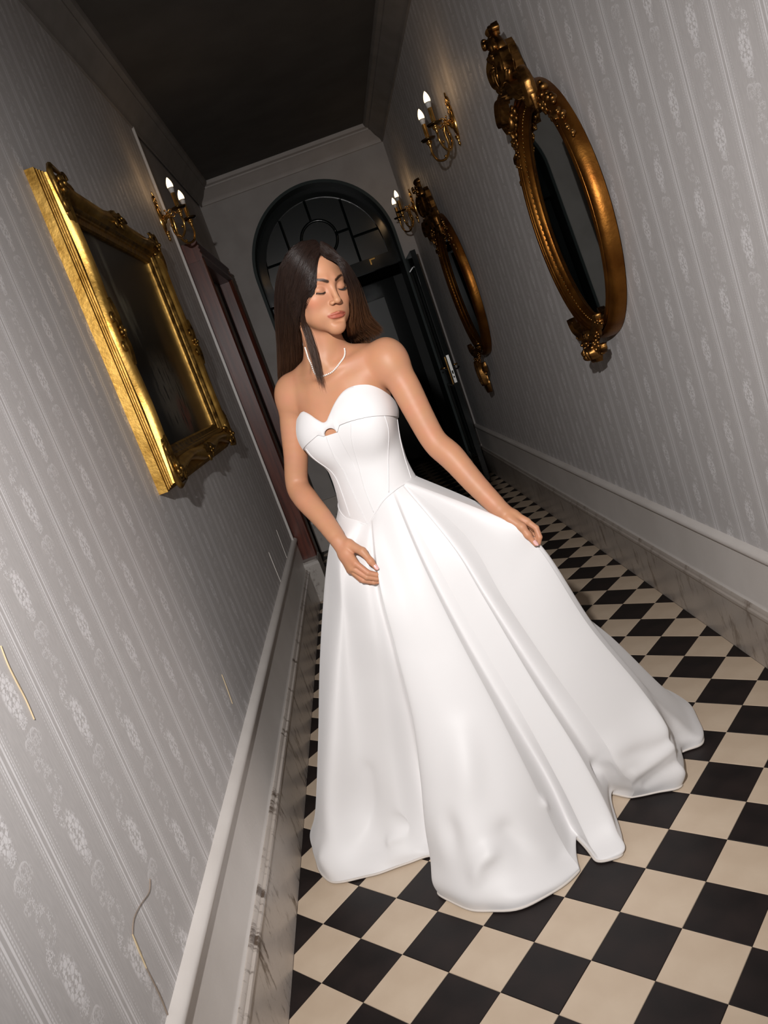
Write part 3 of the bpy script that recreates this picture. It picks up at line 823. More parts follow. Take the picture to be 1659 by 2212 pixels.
make_sconce('R', 5.36, 2.275, .150, 'smallest brass two-candle sconce, by the arched doorway on the right')

# torn wallpaper seams on the left wall
M_tear = new_mat('torn_paper_edge', (.46, .36, .22), .8); M_tear2 = new_mat('torn_paper_dark_line', (.22, .17, .13), .9)  # tan torn edge, and a darker brown line
def tear(pts, w, mat):
    mb = MB(); P = catmull([(WL + .0012, a, b) for a, b in pts], 4)
    mb.sweep([[(p[0] - .001, p[1] - w_, p[2]), (p[0] + .0012, p[1] - w_, p[2]), (p[0] + .0012, p[1] + w_, p[2]), (p[0] - .001, p[1] + w_, p[2])] for p, w_ in zip(P, np.interp(np.linspace(0, 1, len(P)), [0, .5, 1], [w * .3, w, w * .3]))])
    mb.build('wallpaper_tear', mat, wl)
tear([(-.381, 1.20), (-.386, 1.166), (-.385, 1.133), (-.383, 1.099), (-.386, 1.062)], .0014, M_tear)
tear([(-.254, .639), (-.280, .628), (-.331, .639), (-.373, .643), (-.400, .632)], .0008, M_tear2)
tear([(-.400, .632), (-.403, .602), (-.407, .564)], .0018, M_tear)
tear([(-.407, .564), (-.406, .504), (-.411, .464)], .0011, M_tear2)
tear([(.760, .651), (.753, .599), (.742, .553)], .0020, M_tear)
M_gap = new_mat('lifted_paper_seam', (.72, .68, .62), .7)
tear([(3.03, .645), (3.02, .54), (3.012, .466)], .0045, M_gap)
tear([(2.475, .64), (2.48, .55), (2.486, .466)], .0050, M_gap)

# ================================================================== the woman: body as one implicit surface
def rotm(F, U):
    F = np.array(F, float); F /= np.linalg.norm(F); U = np.array(U, float); U -= F * F.dot(U); U /= np.linalg.norm(U)
    Lf = np.cross(U, F)                                  # x axis: her left when F is forward and U up
    return np.stack([Lf, F, U], 1)                       # columns x, y(forward), z

class SDF:
    def __init__(s): s.ops = []
    def cone(s, a, b, ra, rb, k=.01, mode='u', fr=None):
        a = np.array(a, float); b = np.array(b, float)
        if fr is not None: a = fr[0] + fr[1] @ a; b = fr[0] + fr[1] @ b
        c = (a + b) / 2; R = np.linalg.norm(a - b) / 2 + max(ra, rb)
        s.ops.append(('c', a, b, ra, rb, k, mode, c, R)); return s
    def ell(s, c, r, k=.01, mode='u', fr=None, rot=None):
        c = np.array(c, float); M = np.eye(3) if rot is None else rot
        if fr is not None: c = fr[0] + fr[1] @ c; M = fr[1] @ M
        s.ops.append(('e', c, np.array(r, float), M, None, k, mode, c, max(r))); return s
    def chain(s, P, R, k=.01, fr=None):
        for i in range(len(P) - 1): s.cone(P[i], P[i + 1], R[i], R[i + 1], k, 'u', fr)
        return s
    def eval(s, P, ctr=None, rad=0.0, margin=.035):
        d = np.full(len(P), 1e3)
        for (t, a, b, ra, rb, k, mode, c, R) in s.ops:
            if ctr is not None and np.linalg.norm(c - ctr) > R + rad + margin + k: continue
            if t == 'c':
                ab = b - a; L2 = ab @ ab + 1e-12
                h = np.clip((P - a) @ ab / L2, 0, 1)
                q = np.linalg.norm(P - a - h[:, None] * ab, axis=1) - (ra + (rb - ra) * h)
            else:
                q = (P - a) @ ra
                k0 = np.linalg.norm(q / b, axis=1); k1 = np.linalg.norm(q / (b * b), axis=1) + 1e-9
                q = k0 * (k0 - 1) / k1
            if mode == 'u':
                h = np.maximum(k - np.abs(d - q), 0) / k
                d = np.minimum(d, q) - h * h * k * .25
            else:
                h = np.maximum(k - np.abs(d + q), 0) / k
                d = np.maximum(d, -q) + h * h * k * .25
        return d

def surface_nets(sdf, lo, hi, h, nb=8):
    lo = np.array(lo, float); H = h * nb
    nblk = np.ceil((np.array(hi) - lo) / H).astype(int)
    CH = 4
    g = np.arange(nb + 1); off = np.stack(np.meshgrid(g, g, g, indexing='ij'), -1)
    cells_key = []; cells_pos = []; quads = []
    S1, S2 = 1 << 20, 1 << 40
    key = lambda q: (q[..., 0] + 64) * S2 + (q[..., 1] + 64) * S1 + (q[..., 2] + 64)
    for bx in range(0, nblk[0], CH):
        for by in range(0, nblk[1], CH):
            for bz in range(0, nblk[2], CH):
                B = np.stack(np.meshgrid(np.arange(bx, min(bx + CH, nblk[0])), np.arange(by, min(by + CH, nblk[1])), np.arange(bz, min(bz + CH, nblk[2])), indexing='ij'), -1).reshape(-1, 3)
                cc = lo + (B.min(0) + B.max(0) + 1) / 2 * H; rad = np.linalg.norm((B.max(0) + 1 - B.min(0)) * H) / 2
                ctrs = lo + (B + .5) * H
                dc = sdf.eval(ctrs, cc, rad)
                B = B[np.abs(dc) < H * .87 * 1.7 + .004]
                if not len(B): continue
                G = (B[:, None, None, None, :] * nb + off[None])
                V = sdf.eval((lo + G.reshape(-1, 3) * h), cc, rad).reshape(len(B), nb + 1, nb + 1, nb + 1)
                ins = V < 0
                # vertices
                cnt = np.zeros((len(B), nb, nb, nb)); acc = np.zeros((len(B), nb, nb, nb, 3))
                for ax in range(3):
                    for u in (0, 1):
                        for w in (0, 1):
                            sl0 = [slice(None)] + [None] * 3; sl1 = [slice(None)] + [None] * 3
                            o = [0, 0, 0]; oth = [i for i in range(3) if i != ax]; o[oth[0]] = u; o[oth[1]] = w
                            for i in range(3): sl0[i + 1] = slice(o[i], o[i] + nb)
                            sl1 = list(sl0); sl1[ax + 1] = slice(1, nb + 1)
                            a = V[tuple(sl0)]; b = V[tuple(sl1)]; m = (a < 0) != (b < 0)
                            t = np.where(m, a / np.where(m, a - b, 1), 0)
                            p = np.zeros(3); p[oth[0]] = u; p[oth[1]] = w
                            q = np.broadcast_to(p, acc.shape).copy(); q[..., ax] = t
                            acc += q * m[..., None]; cnt += m
                am = cnt > 0
                idx = np.argwhere(am)
                if not len(idx): continue
                base = B[idx[:, 0]] * nb + idx[:, 1:]
                cells_key.append(key(base)); cells_pos.append(lo + (base + acc[am] / cnt[am][:, None]) * h)
                for ax in range(3):
                    sl0 = [slice(None)] + [slice(0, nb)] * 3; sl1 = list(sl0); sl1[ax + 1] = slice(1, nb + 1)
                    a = ins[tuple(sl0)]; b = ins[tuple(sl1)]; m = a != b
                    e = np.argwhere(m)
                    if not len(e): continue
                    gb = B[e[:, 0]] * nb + e[:, 1:]
                    u_, w_ = [(1, 2), (2, 0), (0, 1)][ax]
                    du = np.zeros(3, int); du[u_] = 1; dw = np.zeros(3, int); dw[w_] = 1
                    q = np.stack([key(gb - du - dw), key(gb - dw), key(gb), key(gb - du)], 1)
                    flip = ~a[m]
                    q[flip] = q[flip][:, ::-1]
                    quads.append(q)
    K = np.concatenate(cells_key); P = np.concatenate(cells_pos)
    o = np.argsort(K); K = K[o]; P = P[o]
    Q = np.concatenate(quads); I = np.searchsorted(K, Q); I = np.clip(I, 0, len(K) - 1)
    ok = (K[I] == Q).all(1)
    return P, I[ok]

def chunk_eval(sdf, P, cell=.05):
    out = np.empty(len(P)); ij = np.floor(P / cell).astype(int)
    k = (ij[:, 0] + 500) * 1000003 + (ij[:, 1] + 500) * 1009 + ij[:, 2]
    o = np.argsort(k, kind='stable'); ks = k[o]
    st = np.concatenate([[0], np.nonzero(np.diff(ks))[0] + 1, [len(ks)]])
    for i in range(len(st) - 1):
        id_ = o[st[i]:st[i + 1]]; c = P[id_].mean(0); r = np.linalg.norm(P[id_] - c, axis=1).max()
        out[id_] = sdf.eval(P[id_], c, r)
    return out

def newton(sdf, P, n=1):
    for _ in range(n):
        e = 4e-4; f = chunk_eval(sdf, P)
        g = np.stack([chunk_eval(sdf, P + np.eye(3)[i] * e) - f for i in range(3)], 1) / e
        P = P - g * (f / np.maximum((g * g).sum(1), .25))[:, None].clip(-.003, .003)
    return P

# ---- pose (metres, world)
YAWT = math.radians(25)
TF = np.array([-math.sin(YAWT), -math.cos(YAWT), 0]); TR = rotm(TF, (0, 0, 1))       # torso frame
TC = np.array([.002, .640, 0.0])
tfr = (TC, TR)
HY, HPt = math.radians(26.6), math.radians(12.5)
HFv = np.array([math.sin(HY) * math.cos(HPt), -math.cos(HY) * math.cos(HPt), -math.sin(HPt)])
HU = np.array([.09, 0, 1.0])
HR = rotm(HFv, HU)
EYE = np.array([.0783, .505, 1.6365])                                                    # point between the closed eyes
HO = EYE - HR @ np.array([0, .076, 0])
hfr = (HO, HR)
def V3(*a): return np.array(a, float)
shR = np.array([-.128, .708, 1.408]); elR = np.array([-.213, .715, 1.150]); wrR = np.array([-.143, .548, .980])
shL = np.array([.160, .572, 1.412]); elL = np.array([.206, .520, 1.155]); wrL = np.array([.305, .425, .935])
notch = np.array([-.024, .572, 1.437])

def torso_sdf():
    s = SDF()
    s.ell((0, -.015, 1.30), (.132, .098, .165), .03, fr=tfr)                # rib cage
    s.ell((0, -.012, 1.12), (.112, .086, .14), .06, fr=tfr)                # waist
    s.ell((0, -.018, .95), (.152, .098, .14), .07, fr=tfr)                 # hips
    s.cone((-.09, -.02, 1.385), (.09, -.02, 1.385), .062, .062, .05, fr=tfr)
    for sx in (-1, 1):
        s.ell((sx * .066, .050, 1.268), (.066, .052, .072), .055, fr=tfr)  # bust
    return s
body = torso_sdf()
def lw(p): return TC + TR @ np.array(p, float)
# shoulder girdle and neck
nb0 = np.array([-.008, .640, 1.425]); hb = HO + HR @ np.array([0, -.022, -.060])
for sh, sx in ((shR, -1), (shL, 1)):
    body.cone(notch + np.array([sx * .012, .004, -.004]), sh + np.array([0, .0, .026]), .0125, .0135, .016)        # collar bone
    body.cone(nb0 + np.array([sx * .02, .02, .045]), sh + np.array([-sx * .01, .02, .008]), .030, .036, .05)       # trapezius
    body.cone(lw((sx * .05, .024, 1.385)), sh + np.array([-sx * .012, .004, -.016]), .030, .035, .04)                    # pectoral
    body.ell(sh + np.array([sx * .004, 0, -.006]), (.0455, .0455, .054), .03)
body.cone(nb0, hb, .056, .050, .035)
body.cone(nb0 + np.array([.0, .02, .0]), hb + np.array([-.01, .03, .02]), .045, .046, .03)
for sx in (-1, 1):
    e = HO + HR @ np.array([sx * .052, -.030, -.050])
    body.cone(e, notch + np.array([sx * .010, .006, .010]), .013, .0085, .022)
body.ell(notch + np.array([0, -.020, .010]), (.012, .012, .012), .022, 'd')
# arms
def limb(P, R):
    P = catmull(P, 4); R = np.interp(np.linspace(0, 1, len(P)), np.linspace(0, 1, len(R)), R)
    for i in range(len(P) - 1): body.cone(P[i], P[i + 1], R[i], R[i + 1], .012 if i > 1 else .03)
d = wrR - elR; e_ = elR - shR
limb([shR, shR + e_ * .33 + V3(-.003, 0, 0), shR + e_ * .68, elR, elR + d * .25 + V3(-.004, -.003, -.004), elR + d * .62, wrR], [.0390, .0365, .0330, .0305, .0325, .0275, .0215])
d = wrL - elL; e_ = elL - shL
limb([shL, shL + e_ * .33 + V3(.004, 0, 0), shL + e_ * .68, elL, elL + d * .25 + V3(.003, 0, .004), elL + d * .62, wrL], [.0410, .0385, .0345, .0315, .0330, .0280, .0225])

# hands: joints in world space
def hand(wr, palm, fingers, thumb, kn=.010):
    for P, R in palm: body.chain(P, R, kn)
    for P, R in fingers: body.chain(P, R, .005)
    body.chain(thumb[0], thumb[1], .006)
def V3(*a): return np.array(a, float)
HANDR = dict(
    index=[V3(-.1160, .486, .914), V3(-.0915, .470, .880), V3(-.0700, .470, .8660), V3(-.0560, .478, .8600)],
    middle=[V3(-.1290, .492, .903), V3(-.0990, .472, .8695), V3(-.0740, .472, .8555), V3(-.0540, .480, .8490)],
    ring=[V3(-.1360, .502, .8970), V3(-.1120, .480, .8620), V3(-.0850, .477, .8470), V3(-.0560, .480, .8395)],
    little=[V3(-.1395, .514, .8930), V3(-.1200, .496, .8620), V3(-.0980, .490, .8460), V3(-.0780, .489, .8390)],
    thumb=[V3(-.1180, .524, .962), V3(-.0870, .492, .938), V3(-.0740, .474, .908), V3(-.0650, .466, .885)])
HANDL = dict(
    thumb=[V3(.3180, .404, .905), V3(.3400, .381, .8790), V3(.3470, .371, .8560), V3(.3580, .364, .8270)],
    index=[V3(.3600, .396, .885), V3(.3760, .386, .862), V3(.3760, .376, .838), V3(.3690, .378, .822)],
    middle=[V3(.3610, .414, .878), V3(.3780, .404, .853), V3(.3760, .394, .829), V3(.3680, .392, .813)],
    ring=[V3(.3590, .431, .872), V3(.3750, .423, .846), V3(.3720, .412, .823), V3(.3640, .408, .810)],
    little=[V3(.3540, .446, .868), V3(.3680, .440, .845), V3(.3650, .430, .827), V3(.3580, .426, .816)])
def build_hand(wr, H, sgn):
    fr_ = [.0092, .0082, .0074, .0058]; fm = [.0095, .0085, .0076, .0060]; frg = [.0090, .0080, .0072, .0057]; fl_ = [.0080, .0070, .0062, .0050]
    for nm, R in (('index', fr_), ('middle', fm), ('ring', frg), ('little', fl_)):
        kn = H[nm][0]
        body.chain([wr + (kn - wr) * .05, wr + (kn - wr) * .5, kn], [.0165, .0130, .0105], .012)
    for nm, R in (('index', fr_), ('middle', fm), ('ring', frg), ('little', fl_)): body.chain(H[nm], R, .0022)
    body.chain([wr + (H['thumb'][0] - wr) * .3] + H['thumb'], [.016, .0155, .0112, .0092, .0062], .007)
build_hand(wrR, HANDR, -1); build_hand(wrL, HANDL, 1)

NECK_OPS = len(body.ops)
# head in its own frame: x her left, y forward, z up, eyes at z=0
def H(f, *a, **k): return getattr(body, f)(*a, fr=hfr, **k)
H('ell', (0, -.016, .034), (.0725, .093, .082), k=.03)
H('ell', (0, .020, -.030), (.0590, .058, .074), k=.03)
for sx in (-1, 1):
    H('cone', (sx * .046, .000, -.060), (sx * .009, .063, -.1005), .0165, .0150, k=.03)
    H('ell', (sx * .033, .040, -.062), (.021, .022, .026), k=.03)
    H('cone', (sx * .047, -.002, -.058), (sx * .058, -.010, -.015), .015, .014, k=.03)
    H('ell', (sx * .043, .050, -.024), (.020, .018, .017), k=.028)
    H('cone', (sx * .012, .0745, .0215), (sx * .043, .060, .0215), .0075, .0065, k=.018)
    H('ell', (sx * .0645, -.012, -.012), (.010, .018, .030), k=.008)
H('ell', (0, .0705, -.1030), (.0165, .0135, .0135), k=.020)
H('ell', (0, .064, -.068), (.029, .0185, .022), k=.020)
for sx in (-1, 1): H('ell', (sx * .0315, .0900, .0015), (.0165, .0150, .0105), k=.014, mode='d')
for sx in (-1, 1): H('ell', (sx * .0310, .0630, -.0015), (.0160, .0140, .0135), k=.004)
for sx in (-1, 1):                                                    # lid line and crease
    H('cone', (sx * .0195, .0735, -.0070), (sx * .0300, .0775, -.0092), .0009, .0012, k=.0018, mode='d')
    H('cone', (sx * .0300, .0775, -.0092), (sx * .0435, .0705, -.0068), .0012, .0010, k=.0018, mode='d')
H('cone', (0, .0760, .008), (0, .0950, -.0300), .0070, .0078, k=.012)
H('ell', (0, .0970, -.0335), (.0092, .0078, .0078), k=.006)
for sx in (-1, 1):
    H('ell', (sx * .0118, .0855, -.0385), (.0060, .0080, .0056), k=.006)
    H('ell', (sx * .0062, .0900, -.0448), (.0032, .0048, .0026), k=.003, mode='d')
# lips
UL = [(-.0235, .0765, -.0708), (-.012, .0860, -.0680), (-.0042, .0895, -.0664), (0, .0890, -.0672), (.0042, .0895, -.0664), (.012, .0860, -.0680), (.0235, .0765, -.0708)]
LLp = [(-.0215, .0765, -.0722), (-.011, .0855, -.0758), (0, .0885, -.0766), (.011, .0855, -.0758), (.0215, .0765, -.0722)]
def rz(a): return np.array([[math.cos(a), -math.sin(a), 0], [math.sin(a), math.cos(a), 0], [0, 0, 1]])
def ry(a): return np.array([[math.cos(a), 0, math.sin(a)], [0, 1, 0], [-math.sin(a), 0, math.cos(a)]])
for sx in (-1, 1): H('ell', (sx * .0100, .0835, -.0668), (.0158, .0056, .0040), k=.004, rot=rz(-sx * .48) @ ry(sx * .17))
H('ell', (0, .0838, -.0758), (.0175, .0062, .0052), k=.004)
for sx in (-1, 1): H('ell', (sx * .0115, .0805, -.0745), (.0140, .0052, .0040), k=.005, rot=rz(-sx * .45) @ ry(-sx * .20))
MC = [(-.0240, .0775, -.0713), (-.011, .0895, -.0711), (0, .0932, -.0718), (.011, .0895, -.0711), (.0240, .0775, -.0713)]
for i in range(4): H('cone', MC[i], MC[i + 1], .0007, .0007, k=.0026, mode='d')
H('ell', (0, .0850, -.0865), (.014, .006, .0035), k=.010, mode='d')
# hidden lower body
for sx in (-1, 1):
    body.chain([lw((sx * .085, -.015, .88)), lw((sx * .075, .0, .50)), lw((sx * .075, -.02, .30)), lw((sx * .075, -.01, .09))], [.082, .056, .05, .036], .03)
    body.cone(lw((sx * .075, -.02, .07)), lw((sx * .085, .12, .03)), .036, .026, .03)

BV, BF = surface_nets(body, (-.32, .34, .80), (.45, .86, 1.80), .0021)
BV = newton(body, BV, 2)
LV, LF = surface_nets(body, (-.30, .34, -.02), (.36, .90, .83), .010)
nB = len(BV)
allv = np.concatenate([BV, LV]); allf = np.concatenate([BF, LF + nB])

# colours that belong to the skin itself
HL = (BV - HO) @ HR                                                   # head-local
col = np.tile(np.array([.535, .258, .145]), (len(allv), 1))
def mixto(mask, c):
    col[:nB] += (np.array(c) - col[:nB]) * mask[:, None]
sm = lambda x, a, b: np.clip((x - a) / (b - a), 0, 1) ** 2 * (3 - 2 * np.clip((x - a) / (b - a), 0, 1))
def segd(P, pts):
    d = np.full(len(P), 1e3)
    for i in range(len(pts) - 1):
        a, b = np.array(pts[i]), np.array(pts[i + 1]); ab = b - a
        h = np.clip((P - a) @ ab / (ab @ ab), 0, 1); d = np.minimum(d, np.linalg.norm(P - a - h[:, None] * ab, axis=1))
    return d
nearh = np.linalg.norm(HL - np.array([0, .03, -.02]), axis=1) < .16
front = (HL[:, 1] > .03) & nearh
for sx in (-1, 1):                                                    # blush
    mixto(front * .55 * (1 - sm(np.linalg.norm((HL - np.array([sx * .044, .058, -.030])) / np.array([1.4, 1, 1]), axis=1), .006, .026)), (.55, .195, .115))
dl = np.minimum(segd(HL, UL) - .0036, segd(HL, LLp) - .0044)
mixto(front * (1 - sm(dl, .0004, .0020)) * .92, (.40, .095, .060))
for sx in (-1, 1):                                                    # brows
    br_ = [(sx * .0125, .0810, .0170), (sx * .024, .0795, .0225), (sx * .036, .0715, .0255), (sx * .049, .0580, .0205)]
    w = np.interp(np.abs(HL[:, 0]), [.010, .022, .036, .050], [.0042, .0042, .0032, .0016])
    mixto(front * (1 - sm(segd(HL * np.array([1, .4, 1]), [np.array(q) * np.array([1, .4, 1]) for q in br_]) - w, -.0012, .0012)) * .95, (.022, .011, .007))
    mixto(front * .35 * (1 - sm(np.linalg.norm((HL - np.array([sx * .031, .077, .003])) / np.array([1.6, 1, 1]), axis=1), .004, .011)), (.42, .195, .11))
# scalp under the hair
hl = .080 - 14.0 * HL[:, 0] ** 2 - .9 * np.maximum(0, np.abs(HL[:, 0]) - .045)
scalp = nearh * np.maximum(sm(HL[:, 2] - hl, -.002, .004) * (HL[:, 2] > -.01), sm(-HL[:, 1], -.004, .010) * (HL[:, 2] > -.05))
mixto(scalp, (.022, .012, .008))
M_skin = bpy.data.materials.new('skin'); M_skin.use_nodes = True
_b = M_skin.node_tree.nodes['Principled BSDF']; _at = nd(M_skin, 'ShaderNodeAttribute'); _at.attribute_name = 'tint'
_nz = nd(M_skin, 'ShaderNodeTexNoise'); _nz.inputs['Scale'].default_value = 22; _nz.inputs['Detail'].default_value = 4
_tc = nd(M_skin, 'ShaderNodeTexCoord'); lk(M_skin, _tc.outputs['Object'], _nz.inputs[0])
_mx = nd(M_skin, 'ShaderNodeMix', data_type='RGBA', blend_type='MULTIPLY'); _mx.inputs[0].default_value = .18
lk(M_skin, _at.outputs[0], _mx.inputs[6]); lk(M_skin, _nz.outputs[1], _mx.inputs[7]); lk(M_skin, _mx.outputs[2], _b.inputs['Base Color'])
_b.inputs['Roughness'].default_value = .50; _b.inputs['Specular IOR Level'].default_value = .35
_b.inputs['Subsurface Weight'].default_value = .12; _b.inputs['Subsurface Radius'].default_value = (.010, .004, .002); _b.inputs['Subsurface Scale'].default_value = 1.0

woman = empty('person', (.0, .62, 0), label='woman in a white strapless gown standing with eyes lowered, holding out her skirt', cat='person')
W0 = np.array([0, .62, 0.0])
def pchild(name, v, f, mat, parent=woman, smooth=True, **kw):
    v = np.asarray(v, float)
    off_ = W0 if parent is woman else np.zeros(3)
    return mobj(name, v - W0, f, mat, parent, smooth, **kw)
bo = pchild('body', allv, allf, M_skin)
ca = bo.data.color_attributes.new('tint', 'FLOAT_COLOR', 'POINT')
ca.data.foreach_set('color', np.concatenate([col, np.ones((len(col), 1))], 1).astype(np.float32).ravel())
# nails
M_nail = new_mat('pink_nail_varnish', (.72, .42, .40), .15)
def nail(a, b, up, L_, w, r):
    """a->b last phalanx, up = outward nail direction"""
    a, b, up = map(lambda q: np.array(q, float), (a, b, up)); t = (b - a) / np.linalg.norm(b - a); up = up - t * up.dot(t); up /= np.linalg.norm(up); sd = np.cross(t, up)
    v = []; f = []; n, m = 7, 7
    for i in range(n):
        s_ = i / (n - 1); c = b + t * (-L_ * .62 + L_ * s_)
        ww = w * math.sqrt(max(.02, 1 - max(0, (s_ - .45) / .56) ** 2)) * (1 if s_ > .1 else .85)
        for j in range(m):
            q = -1 + 2 * j / (m - 1); an = q * ww / r
            v.append(c + up * (r * math.cos(an) + .0008 - .0012 * max(0, s_ - .5)) + sd * r * math.sin(an))
    for i in range(n - 1):
        for j in range(m - 1): f.append((i * m + j, i * m + j + 1, (i + 1) * m + j + 1, (i + 1) * m + j))
    k = len(v); v += [q - up * .0012 for q in v]
    f += [tuple(k + i for i in reversed(q)) for q in f]
    pchild('fingernail', v, f, M_nail)
camdir = lambda p: np.array(CAM) - np.array(p)
nail(HANDR['thumb'][2], HANDR['thumb'][3], (.25, -.8, .25), .0165, .0056, .0071)
nail(HANDR['ring'][2], HANDR['ring'][3], (0, -.7, -.3), .0140, .0045, .0060)
nail(HANDL['thumb'][2], HANDL['thumb'][3], (.45, -.85, .0), .0175, .0058, .0071)
# lashes
M_lash = new_mat('dark_lashes', (.012, .008, .006), .6)
for sx in (-1, 1):
    mb = MB(); L0 = catmull([(sx * .0190, .0745, -.0068), (sx * .0250, .0775, -.0086), (sx * .0310, .0785, -.0094), (sx * .0380, .0755, -.0086), (sx * .0445, .0700, -.0066)], 7)
    Lw = [HO + HR @ q for q in L0]
    mb.tube(Lw, list(np.interp(np.linspace(0, 1, len(Lw)), [0, .3, .8, 1], [.0004, .0008, .0011, .0006])), 5)
    for i in range(2, len(L0)):
        q = L0[i]; s_ = i / len(L0)
        tipq = q + np.array([sx * (.001 + .004 * s_), .0036, -.0034 - .0006 * math.sin(i * 2.3)])
        mid = (q + tipq) / 2 + np.array([0, .0008, -.0009])
        mb.tube([HO + HR @ q, HO + HR @ mid, HO + HR @ tipq], [.00045, .00035, .0001], 3, caps=False)
    pchild('eyelashes', mb.v, mb.f, M_lash)

# ================================================================== the gown
def satin(name, c, rough):
    m = noise_color(new_mat(name, rough=rough, sheen=.25), tuple(q * .985 for q in c), c, 3, bump=.05, bscale=900)
    b = m.node_tree.nodes['Principled BSDF']; b.inputs['Specular IOR Level'].default_value = .35
    return m
M_satin = satin('white_satin', (.72, .706, .703), .50)
M_satin2 = satin('white_satin_bodice', (.73, .715, .712), .48)
M_hem = new_mat('soiled_hem_binding', (.62, .57, .52), .6)
TS = torso_sdf()
AX = lw((0, -.012, 0))
def surf_r(th, z, off):
    """distance from the torso axis to the torso's surface plus off; th=0 front, + to her left"""
    th = np.asarray(th, float); z = np.asarray(z, float)
    D = np.stack([TR[0, 0] * np.sin(th) + TR[0, 1] * np.cos(th), TR[1, 0] * np.sin(th) + TR[1, 1] * np.cos(th), 0 * th], -1)
    lo = np.full(th.shape, .03); hi = np.full(th.shape, .26)
    base = np.stack([0 * th + AX[0], 0 * th + AX[1], z], -1)
    for _ in range(18):
        mid = (lo + hi) / 2
        v = TS.eval((base + D * mid[..., None]).reshape(-1, 3)).reshape(th.shape) - off
        lo = np.where(v < 0, mid, lo); hi = np.where(v < 0, hi, mid)
    return base + D * ((lo + hi) / 2)[..., None]
dg = math.radians
def curve_fn(pts):
    a = np.array([dg(p[0]) for p in pts]); z = np.array([p[1] for p in pts])
    def fn(th):                                           # smooth monotone-ish interpolation
        th = np.asarray(th, float); m = np.gradient(z, a)
        i = np.clip(np.searchsorted(a, th) - 1, 0, len(a) - 2); h = a[i + 1] - a[i]; t = (th - a[i]) / h
        lim = lambda mm, i_: np.sign(mm) * np.minimum(np.abs(mm), 3.0 * np.abs((z[i + 1] - z[i]) / h) + .03)
        m0, m1 = lim(m[i], i), lim(m[i + 1], i)
        return (2 * t ** 3 - 3 * t ** 2 + 1) * z[i] + (t ** 3 - 2 * t ** 2 + t) * h * m0 + (3 * t ** 2 - 2 * t ** 3) * z[i + 1] + (t ** 3 - t ** 2) * h * m1
    return fn
NECK_PTS = [(-180, 1.27), (-120, 1.280), (-95, 1.292), (-70, 1.318), (-52, 1.343), (-44, 1.3525), (-40, 1.3495), (-29.9, 1.337), (-20.8, 1.3199), (-13.4, 1.3075), (-7.7, 1.3085), (-2, 1.3205), (6.9, 1.3399), (16.6, 1.356), (29.4, 1.3699), (41, 1.3742), (52.3, 1.3702), (60.7, 1.3611), (68.2, 1.345), (75, 1.328), (90.4, 1.298), (115, 1.280), (180, 1.27)]
BAND_PTS = [(-180, 1.23), (-90, 1.236), (-60, 1.246), (-44.8, 1.2589), (-31.7, 1.271), (-21.9, 1.2803), (-14, 1.2857), (-4.4, 1.2867), (9.2, 1.2872), (21.6, 1.2886), (34, 1.2869), (44.9, 1.2825), (55.8, 1.2738), (71.8, 1.2601), (95.6, 1.2472), (180, 1.23)]
BASQ_PTS = [(-180, 1.05), (-100, 1.07), (-70, 1.045), (-48, 1.017), (-27, 1.0036), (-10.3, .990), (11, 1.017), (30, 1.0435), (47, 1.057), (57.5, 1.063), (70, 1.065), (85, 1.063), (120, 1.06), (180, 1.05)]
KEY_TH, KEY_Z0 = -7.0, 1.2695
SEAMS = [[(-14.9, 1.267), (-17, 1.2285), (-20.5, 1.185), (-19.5, 1.112), (-13, 1.019), (-10.5, .993)],
         [(24, 1.283), (16, 1.23), (10, 1.16), (6, 1.09), (8, 1.02)], [(60, 1.27), (61.6, 1.19), (57, 1.14), (42, 1.06)], [(95, 1.245), (95, 1.19), (89, 1.116), (83, 1.07)],
         [(-48, 1.25), (-47, 1.19), (-44, 1.11), (-40, 1.02)]]
NECK = curve_fn(NECK_PTS)
BAND = curve_fn(BAND_PTS)
BASQ = curve_fn(BASQ_PTS)
dress = empty('dress'); dress.parent = woman
def patch(name, ths, zlo, zhi, n, off, mat, parent, thick=.0022, close=False, bulge=0.0):
    ths = np.asarray(ths); s_ = np.linspace(0, 1, n)
    T_ = np.repeat(ths[:, None], n, 1); Z = zlo(ths)[:, None] * (1 - s_)[None] + zhi(ths)[:, None] * s_[None]
    Po = surf_r(T_, Z, off) if np.isscalar(off) else surf_r(T_, Z, off(T_, s_[None] + 0 * T_))
    C = np.array([AX[0], AX[1], 0]); rad = Po - C; rad[..., 2] = 0; rad /= np.linalg.norm(rad, axis=-1, keepdims=True)
    Pi = Po - rad * thick
    m = len(ths); v = np.concatenate([Po.reshape(-1, 3), Pi.reshape(-1, 3)]); k = m * n; f = []
    for i in range(m if close else m - 1):
        j = (i + 1) % m
        for q in range(n - 1):
            f.append((i * n + q, j * n + q, j * n + q + 1, i * n + q + 1)); f.append((k + i * n + q, k + i * n + q + 1, k + j * n + q + 1, k + j * n + q))
        f.append((i * n + n - 1, j * n + n - 1, k + j * n + n - 1, k + i * n + n - 1)); f.append((i * n, k + i * n, k + j * n, j * n))
    if not close:
        for i in (0, m - 1):
            for q in range(n - 1):
                g = (i * n + q, i * n + q + 1, k + i * n + q + 1, k + i * n + q); f.append(g if i == 0 else g[::-1])
    return autosmooth(pchild(name, v, f, mat, parent), 60)
full = np.linspace(-PI, PI, 181)[:-1]
